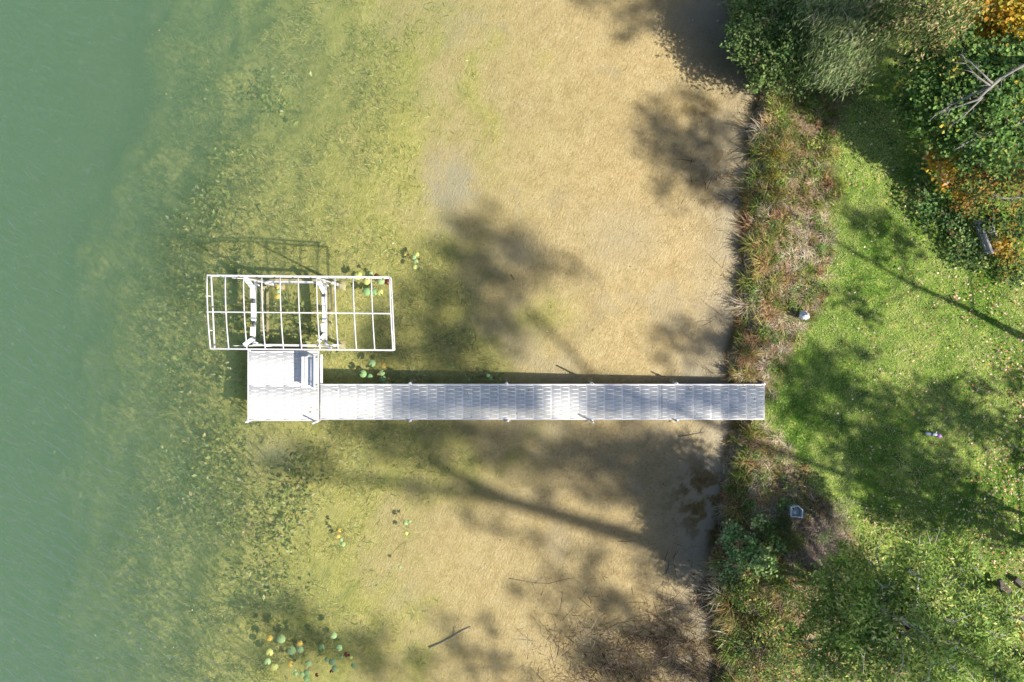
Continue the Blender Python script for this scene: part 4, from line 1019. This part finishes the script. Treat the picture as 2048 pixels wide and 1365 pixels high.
# ------------------------------------------------------------------ small things on the land
# weathered wooden bench in the thicket
b0, b1 = P(1959, 441, 1.15), P(1985, 507, 1.15)
ax_ = (b1 - b0) / np.linalg.norm(b1 - b0); sd = np.array([-ax_[1], ax_[0], 0]);
if sd[0] < 0: sd = -sd
gz = float(height(*((b0 + b1) / 2)[:2]))
wb = thing('garden_bench', 'weathered grey wooden bench half hidden in the right hand thicket', 'bench', (*((b0 + b1) / 2 + sd * 0.25)[:2], gz))
WO = np.array(wb.location)
m = MB(WO); m.bar(b0, b1, 0.075, 0.05); m.build('back_rail', WOOD_GREY, wb, bevel=0.006)
for k in range(2):
    m = MB(WO); m.bar(b0 + sd * 0.02 - (0, 0, 0.14 + 0.16 * k), b1 + sd * 0.02 - (0, 0, 0.14 + 0.16 * k), 0.025, 0.11); m.build('back_slat', WOOD_GREY, wb, bevel=0.004)
for k in range(4):
    c_ = sd * (0.12 + 0.115 * k) + np.array([0, 0, gz + 0.45 - 1.15])
    m = MB(WO); m.bar(b0 + c_, b1 + c_, 0.09, 0.03); m.build('seat_slat', WOOD_GREY if k != 1 else WOOD_DARK, wb, bevel=0.004)
for e, s2 in ((b0, 1), (b1, -1)):
    q0 = e + ax_ * s2 * 0.08
    m = MB(WO); m.bar((q0[0], q0[1], gz - 0.02), (q0[0], q0[1], 1.12), 0.05, 0.05, (0, 1, 0)); m.build('leg', WOOD_GREY, wb)
    q1 = q0 + sd * 0.46; m = MB(WO); m.bar((q1[0], q1[1], gz - 0.02), (q1[0], q1[1], gz + 0.43), 0.05, 0.05, (0, 1, 0)); m.build('leg', WOOD_GREY, wb)

# crumpled white bag by the dry grass
def crumpled(name, mat, u, v, z, sx, sy, sz, seed, label, cat):
    rng = np.random.default_rng(seed); p = P(u, v, 0.3); gz = float(height(p[0], p[1]))
    V = []; Q = []; nu, nv = 16, 9
    for j in range(nv):
        ph = math.pi * j / (nv - 1)
        for i in range(nu):
            th = 2 * math.pi * i / nu
            r = 1 + 0.22 * rng.normal() * math.sin(ph) + 0.16 * math.sin(3 * th + 2 * ph)
            V.append((sx * r * math.sin(ph) * math.cos(th), sy * r * math.sin(ph) * math.sin(th), sz * (1 - math.cos(ph)) * 0.5 * (1 + 0.1 * rng.normal())))
    for j in range(nv - 1):
        for i in range(nu):
            Q.append((j * nu + i, j * nu + (i + 1) % nu, (j + 1) * nu + (i + 1) % nu, (j + 1) * nu + i))
    m = MB(); m.add(V, Q)
    return tag(m.build(name, mat, loc=(p[0], p[1], gz + z)), label, cat)
crumpled('plastic_bag', simple_mat('white_bag_plastic', (0.80, 0.83, 0.88), 0.4, 0, 12, 0.06, 0.6, 25), 1599, 632, 0.06, 0.14, 0.14, 0.46, 5, 'crumpled white plastic bag standing in the dry bank grass', 'bag')
# grey tub with rim
p = P(1583, 1018, 0.4); gz = float(height(p[0], p[1]))
tub = thing('tub', 'grey five sided plastic tub with pale rim in the lower bank grass', 'tub', (p[0], p[1], gz))
GREYP = simple_mat('grey_plastic', (0.46, 0.50, 0.53), 0.5, 0, 9, 0.15, 0.1, 30, (0.2, 0.2, 0.12), 0.4)
out5 = np.array([(-0.20, -0.17), (0.20, -0.20), (0.21, 0.06), (0.06, 0.20), (-0.19, 0.16)])
def prism(out, z0, z1, s0=1.0, s1=1.0):
    n = len(out); V = [(*(q_ * s0), z0) for q_ in out] + [(*(q_ * s1), z1) for q_ in out]
    return V, [(i, (i + 1) % n, n + (i + 1) % n, n + i) for i in range(n)]
m = MB(); V, Q = prism(out5, 0, 0.42, 0.8, 1.0); m.add(V, Q); V, Q = prism(out5, 0.05, 0.42, 0.72, 0.88); m.add(V, [q_[::-1] for q_ in Q]); m.add([(*(q_ * 0.74), 0.30) for q_ in out5], (), [(0, 1, 2), (0, 2, 3), (0, 3, 4)]); m.build('body', GREYP, tub)
m = MB()
n5 = 5; Vr = [(*(q_ * 1.04), 0.42) for q_ in out5] + [(*(q_ * 0.86), 0.42) for q_ in out5] + [(*(q_ * 1.04), 0.445) for q_ in out5] + [(*(q_ * 0.86), 0.445) for q_ in out5]
Qr = []
for i in range(5):
    j = (i + 1) % 5
    Qr += [(10 + i, 10 + j, 15 + j, 15 + i), (i, j, 10 + j, 10 + i), (5 + j, 5 + i, 15 + i, 15 + j), (j, i, 5 + i, 5 + j)]
m.add(Vr, Qr); m.build('rim', simple_mat('pale_rim', (0.62, 0.66, 0.70), 0.5), tub)
# toy on the lawn
p = P(1861, 868, 0.45); gz = float(height(p[0], p[1]))
toy = thing('toy', 'grey and blue toy with round purple end lying on the lawn', 'toy', (p[0], p[1], gz))
toy.rotation_euler = (0, 0, math.radians(-9))
TG = simple_mat('toy_grey_blue', (0.50, 0.55, 0.66), 0.5, 0, 20, 0.2); TN = simple_mat('toy_navy', (0.05, 0.07, 0.22), 0.5); TP = simple_mat('toy_purple', (0.55, 0.25, 0.62), 0.4)
zt = 0.13
m = MB(); m.tube([(-0.26, 0, zt), (-0.24, 0, zt), (-0.05, 0, zt), (0.02, 0, zt), (0.10, 0, zt), (0.14, 0, zt)], [0.02, 0.05, 0.055, 0.045, 0.045, 0.02], 12); m.build('body', TG, toy, smooth_shade=True)
m = MB(); m.tube([(-0.10, 0, zt + 0.004), (-0.03, 0, zt + 0.004)], 0.056, 12); m.build('band', TN, toy)
m = MB(); m.tube([(0.06, 0.02, zt + 0.01), (0.085, 0.12, zt + 0.03)], [0.016, 0.014], 8); m.build('handle', simple_mat('toy_pale', (0.62, 0.74, 0.76), 0.5), toy)
V = []; Q = []
for j in range(9):
    a1 = math.pi * j / 8
    for i in range(14):
        t = 2 * math.pi * i / 14; V.append((0.205 + 0.078 * math.sin(a1) * math.cos(t), -0.015 + 0.078 * math.sin(a1) * math.sin(t), zt + 0.01 + 0.07 * math.cos(a1)))
for j in range(8):
    for i in range(14): Q.append((j * 14 + i, (j + 1) * 14 + i, (j + 1) * 14 + (i + 1) % 14, j * 14 + (i + 1) % 14))
m = MB(); m.add(V, Q); m.build('ball_end', TP, toy, smooth_shade=True)
# old timbers by the right edge
for i, (a, b, w, lab) in enumerate([((2006, 1173, .75), (2030, 1194, .75), 0.16, 'dark old timber plank lying nearest the ash tree'),
                                    ((2032, 1158, .75), (2060, 1182, .75), 0.17, 'dark old timber plank lying upper right by the leaf litter'),
                                    ((2001, 1160, .85), (2007, 1190, .85), 0.12, 'short dark timber stub standing across the other planks'),
                                    ((2036, 1222, .9), (2062, 1248, .9), 0.12, 'dark plank end under the yellowing maple bush')]):
    A_, B_ = P(*a), P(*b); gz = float(height(A_[0], A_[1]))
    A_[2] = B_[2] = gz + 0.16 + 0.12 * (i == 2)
    m = MB(A_); m.bar(A_, B_, w, 0.14); tag(m.build('timber', WOOD_DARK, loc=tuple(A_), bevel=0.01), lab, 'timber', 'old timbers at the right edge')

# ------------------------------------------------------------------ tall trees beyond the frame whose shade falls across the picture
def tall_tree(label, base_px, clumps, trunk_r, seed, streaks=(), pal=GREEN, fork=0.3, leader=None):
    """clumps: shade patches (u, v, radius_px, cover); the crown part that throws each stands up the sun's way"""
    rng = np.random.default_rng(seed)
    B = P(base_px[0], base_px[1], 0.0); B[2] = float(height(B[0], B[1]))
    root = thing('tall_tree', label, 'tree', tuple(B), 'tall trees outside the frame')
    pos, cl = [], []
    cot = 1 / math.tan(SUN_EL); hd = SUN_H / np.linalg.norm(SUN_H)
    def lift_to(u, v):
        g = P(u, v, 0.0); h = max(3.0, (B[:2] - g[:2]) @ hd / cot)
        return np.array([g[0] + hd[0] * h * cot, g[1] + hd[1] * h * cot, h])
    cs = []
    for (u, v, r, cover) in clumps:
        c = lift_to(u, v); R = r / 58.0
        nsp = int(cover * 21 * R * R) + 3
        d = rng.normal(size=(nsp, 3)); d = unit(d) * (rng.random((nsp, 1)) ** 0.45)
        sp = c + d * R * np.array([1.2, 1.2, 1.1])
        k = 14
        q_ = np.repeat(sp, k, 0) + rng.normal(size=(nsp * k, 3)) * 0.17
        lim = (CAM_Z - q_[:, 2])
        ok = (q_[:, 0] > lim * 0.737 + 0.15) | (np.abs(q_[:, 1]) > lim * 0.4915 + 0.15)
        pos.append(q_[ok]); cs.append((c, R))
    pos = np.concatenate(pos); n = len(pos)
    me = leaf_mesh('crown', pos - B, rng.normal(size=(n, 3)) + np.array([0.3, -0.2, 0.6]), rng.uniform(0.14, 0.24, n), 0.7, pick(pal, n, rng), rng)
    cr = link('crown', me, FOL, root); cr['kind'] = 'stuff'
    H = max(c[2] for c, R in cs)
    m = MB(B)
    if leader:                     # the stem leans: shade points it passes over, from the butt upwards
        tp = [np.array([B[0], B[1], B[2] - 0.2])] + [lift_to(*q_) for q_ in leader]
        rad = np.linspace(trunk_r * 1.2, 0.05, len(tp))
    else:
        tp = [np.array([B[0], B[1], B[2] - 0.2]), np.array([B[0] + 0.1, B[1], H * fork * 0.5]), np.array([B[0], B[1] + 0.1, H * fork]), np.array([B[0], B[1], H * (fork + 0.12)]), np.array([B[0] + 0.3, B[1] + 0.2, H * 0.75]), np.array([B[0], B[1], H])]
        rad = np.array([trunk_r * 1.2, trunk_r, trunk_r * 0.6, 0.06, 0.05, 0.03])
    m.tube(tp, rad, 10)
    tz = np.array([q_[2] for q_ in tp]); ta = np.array(tp)
    for c, R in cs:
        z0 = max(2.0, c[2] - 0.5 * np.linalg.norm(c[:2] - B[:2]) - 0.4)
        a_ = np.array([np.interp(z0, tz, ta[:, 0]), np.interp(z0, tz, ta[:, 1]), min(z0, tz[-1])])
        m.tube([a_, (a_ + c) / 2 + rng.normal(0, 0.25, 3), c], [0.04, 0.025, 0.012], 6)
    for pts, r in streaks:
        w = [lift_to(*q_) for q_ in pts]
        m.tube(w, np.linspace(r, r * 0.5, len(w)), 8)
    m.build('trunk', BARK, root, smooth_shade=True)

tall_tree('tall tree beyond the right edge level with the upper lawn', (2150, 425),
          [(1265, 5, 45, 0.9), (1335, 20, 50, 1.0), (1400, 20, 50, 1.1), (1300, 60, 22, 0.5), (1200, -10, 40, 0.9), (1270, 75, 15, 0.6), (1735, 95, 42, 2.2), (1745, 165, 42, 2.2), (1765, 240, 42, 2.2), (1795, 310, 35, 1.6), (1740, 300, 30, 1.2)], 0.20, 301)
tall_tree('tall tree beyond the right edge level with the wooden bench', (2150, 742),
          [(1330, 270, 50, 1.0), (1385, 290, 50, 1.1), (1345, 320, 45, 1.0), (1435, 265, 45, 0.8), (1310, 235, 30, 0.7), (1380, 190, 25, 0.7), (1410, 215, 25, 0.6), (1400, 360, 35, 0.8), (1450, 330, 35, 0.5), (1360, 390, 25, 0.6), (1470, 400, 30, 0.5), (1430, 400, 25, 0.5), (1490, 260, 30, 0.5),
           (1700, 430, 35, 0.7), (1745, 460, 35, 0.8), (1670, 440, 25, 0.5), (1770, 500, 30, 0.7), (1670, 590, 25, 0.7), (1690, 620, 20, 0.5), (1880, 470, 30, 0.6)], 0.15, 302)
tall_tree('tall tree beyond the right edge level with the middle lawn', (2190, 1130),
          [(950, 455, 42, 1.08), (1020, 465, 45, 1.22), (1065, 500, 35, 1.08), (915, 520, 40, 0.94), (985, 530, 55, 1.22), (1060, 560, 40, 1.08), (920, 600, 50, 1.22), (990, 610, 50, 1.22), (1045, 640, 35, 1.08), (890, 670, 50, 1.22), (955, 680, 50, 1.35), (1010, 700, 35, 0.94), (830, 600, 30, 0.68), (800, 660, 40, 0.81), (840, 720, 60, 1.35), (920, 745, 50, 1.35), (1130, 525, 18, 0.94), (1165, 550, 14, 0.94), (760, 690, 35, 0.81),
           (1400, 690, 40, 1.0), (1355, 665, 30, 0.8), (1445, 680, 35, 0.9), (1440, 640, 22, 0.6), (1330, 700, 25, 0.5), 
           (1600, 720, 29, 1.80), (1640, 760, 36, 2.03), (1580, 760, 31, 2.03), (1830, 760, 31, 1.80), (1760, 800, 47, 2.25), (1850, 810, 47, 2.25), (1930, 830, 36, 1.80), (1980, 850, 31, 1.58), (1690, 780, 31, 1.58), (1650, 700, 26, 1.35), (1560, 730, 22, 1.35), (1900, 750, 22, 1.20), (1700, 700, 16, 0.90), (1990, 740, 30, 1.20), (2010, 900, 30, 1.50), (1720, 860, 42, 2.03)], 0.11, 303,
          leader=[(1960, 1040), (1500, 880), (1195, 755), (1110, 665), (1040, 590), (990, 520)])
tall_tree('tall tree beyond the right edge level with the toy', (2190, 1110),
          [(1570, 800, 31, 1.80), (1630, 830, 31, 1.80), (1680, 900, 47, 2.25), (1750, 910, 52, 2.25), (1820, 910, 52, 2.25), (1790, 970, 52, 2.25), (1870, 970, 36, 1.80), (1710, 970, 42, 2.03), (1920, 990, 36, 1.80), (1850, 1020, 42, 1.80), (1950, 1040, 31, 1.58)], 0.14, 304)
tall_tree('tall broad tree below the right corner nearest the lawn', (2300, 1470),
          [(760, 875, 44, 1.33), (850, 890, 50, 1.49), (800, 930, 39, 1.00), (640, 930, 39, 1.16), (580, 940, 33, 1.00), (690, 860, 28, 1.00), (920, 880, 44, 1.49), (990, 880, 44, 1.49), (1060, 900, 44, 1.33), (1010, 940, 33, 1.00), (900, 940, 33, 1.00), (1120, 940, 50, 1.67), (1180, 890, 39, 1.67), (1240, 910, 50, 1.83), (1300, 880, 39, 1.67), (1210, 970, 44, 1.67), (1290, 960, 56, 1.83), (1100, 1000, 20, 0.83), (780, 794, 22, 2.60), (818, 796, 22, 2.60), (856, 798, 22, 2.60), (894, 800, 22, 2.60), (932, 802, 22, 2.60), (970, 782, 22, 2.60), (1008, 784, 22, 2.60), (1046, 786, 22, 2.60), (1170, 796, 22, 2.60), (1204, 792, 22, 2.60), (1238, 788, 22, 2.60), (1298, 790, 22, 1.70), (1334, 800, 22, 1.70), (1370, 788, 22, 1.70), (1406, 798, 22, 1.70), (1442, 786, 22, 1.70), (1478, 796, 22, 1.70)], 0.16, 307, leader=[(2000, 1330), (1600, 1120), (1300, 950), (1050, 880), (800, 870), (620, 920)])
tall_tree('tall forked tree below the right corner', (2250, 1420),
          [(1080, 1090, 22, 0.7), (1000, 1060, 22, 0.6), (950, 1050, 22, 0.5), (1180, 1130, 35, 0.8), (1120, 1170, 35, 0.9), (1230, 1190, 45, 0.9), (1300, 1140, 40, 0.8), (1180, 1240, 40, 0.9), (1110, 1240, 30, 0.8), (1050, 1190, 18, 0.5), (860, 1010, 20, 0.4), (1330, 1060, 30, 0.7), (1300, 1260, 45, 1.2), (1220, 1310, 45, 1.2), (1180, 1340, 35, 1.1), (1270, 1350, 45, 1.2), (1360, 1320, 45, 1.2), (1350, 1230, 35, 1.0)], 0.26, 305,
          streaks=[([(1420, 1130), (1290, 1085), (1150, 1045), (1040, 1015), (930, 965), (880, 935)], 0.36), ([(1060, 1020), (940, 1000), (800, 985), (690, 978), (620, 972)], 0.22)])
tall_tree('tall tree below the bottom edge', (1720, 1840),
          [(620, 1270, 35, 0.9), (600, 1320, 40, 0.9), (560, 1255, 16, 0.6), (520, 1255, 14, 0.6), (670, 1320, 40, 0.9), (730, 1330, 40, 0.9), (790, 1300, 25, 0.7), (800, 1350, 40, 0.9), (860, 1360, 30, 0.7), (900, 1260, 20, 0.5), (960, 1340, 35, 0.7), (1030, 1360, 35, 0.7), (930, 1300, 18, 0.5), (540, 1340, 25, 0.6), (1000, 1260, 18, 0.4)], 0.24, 306)
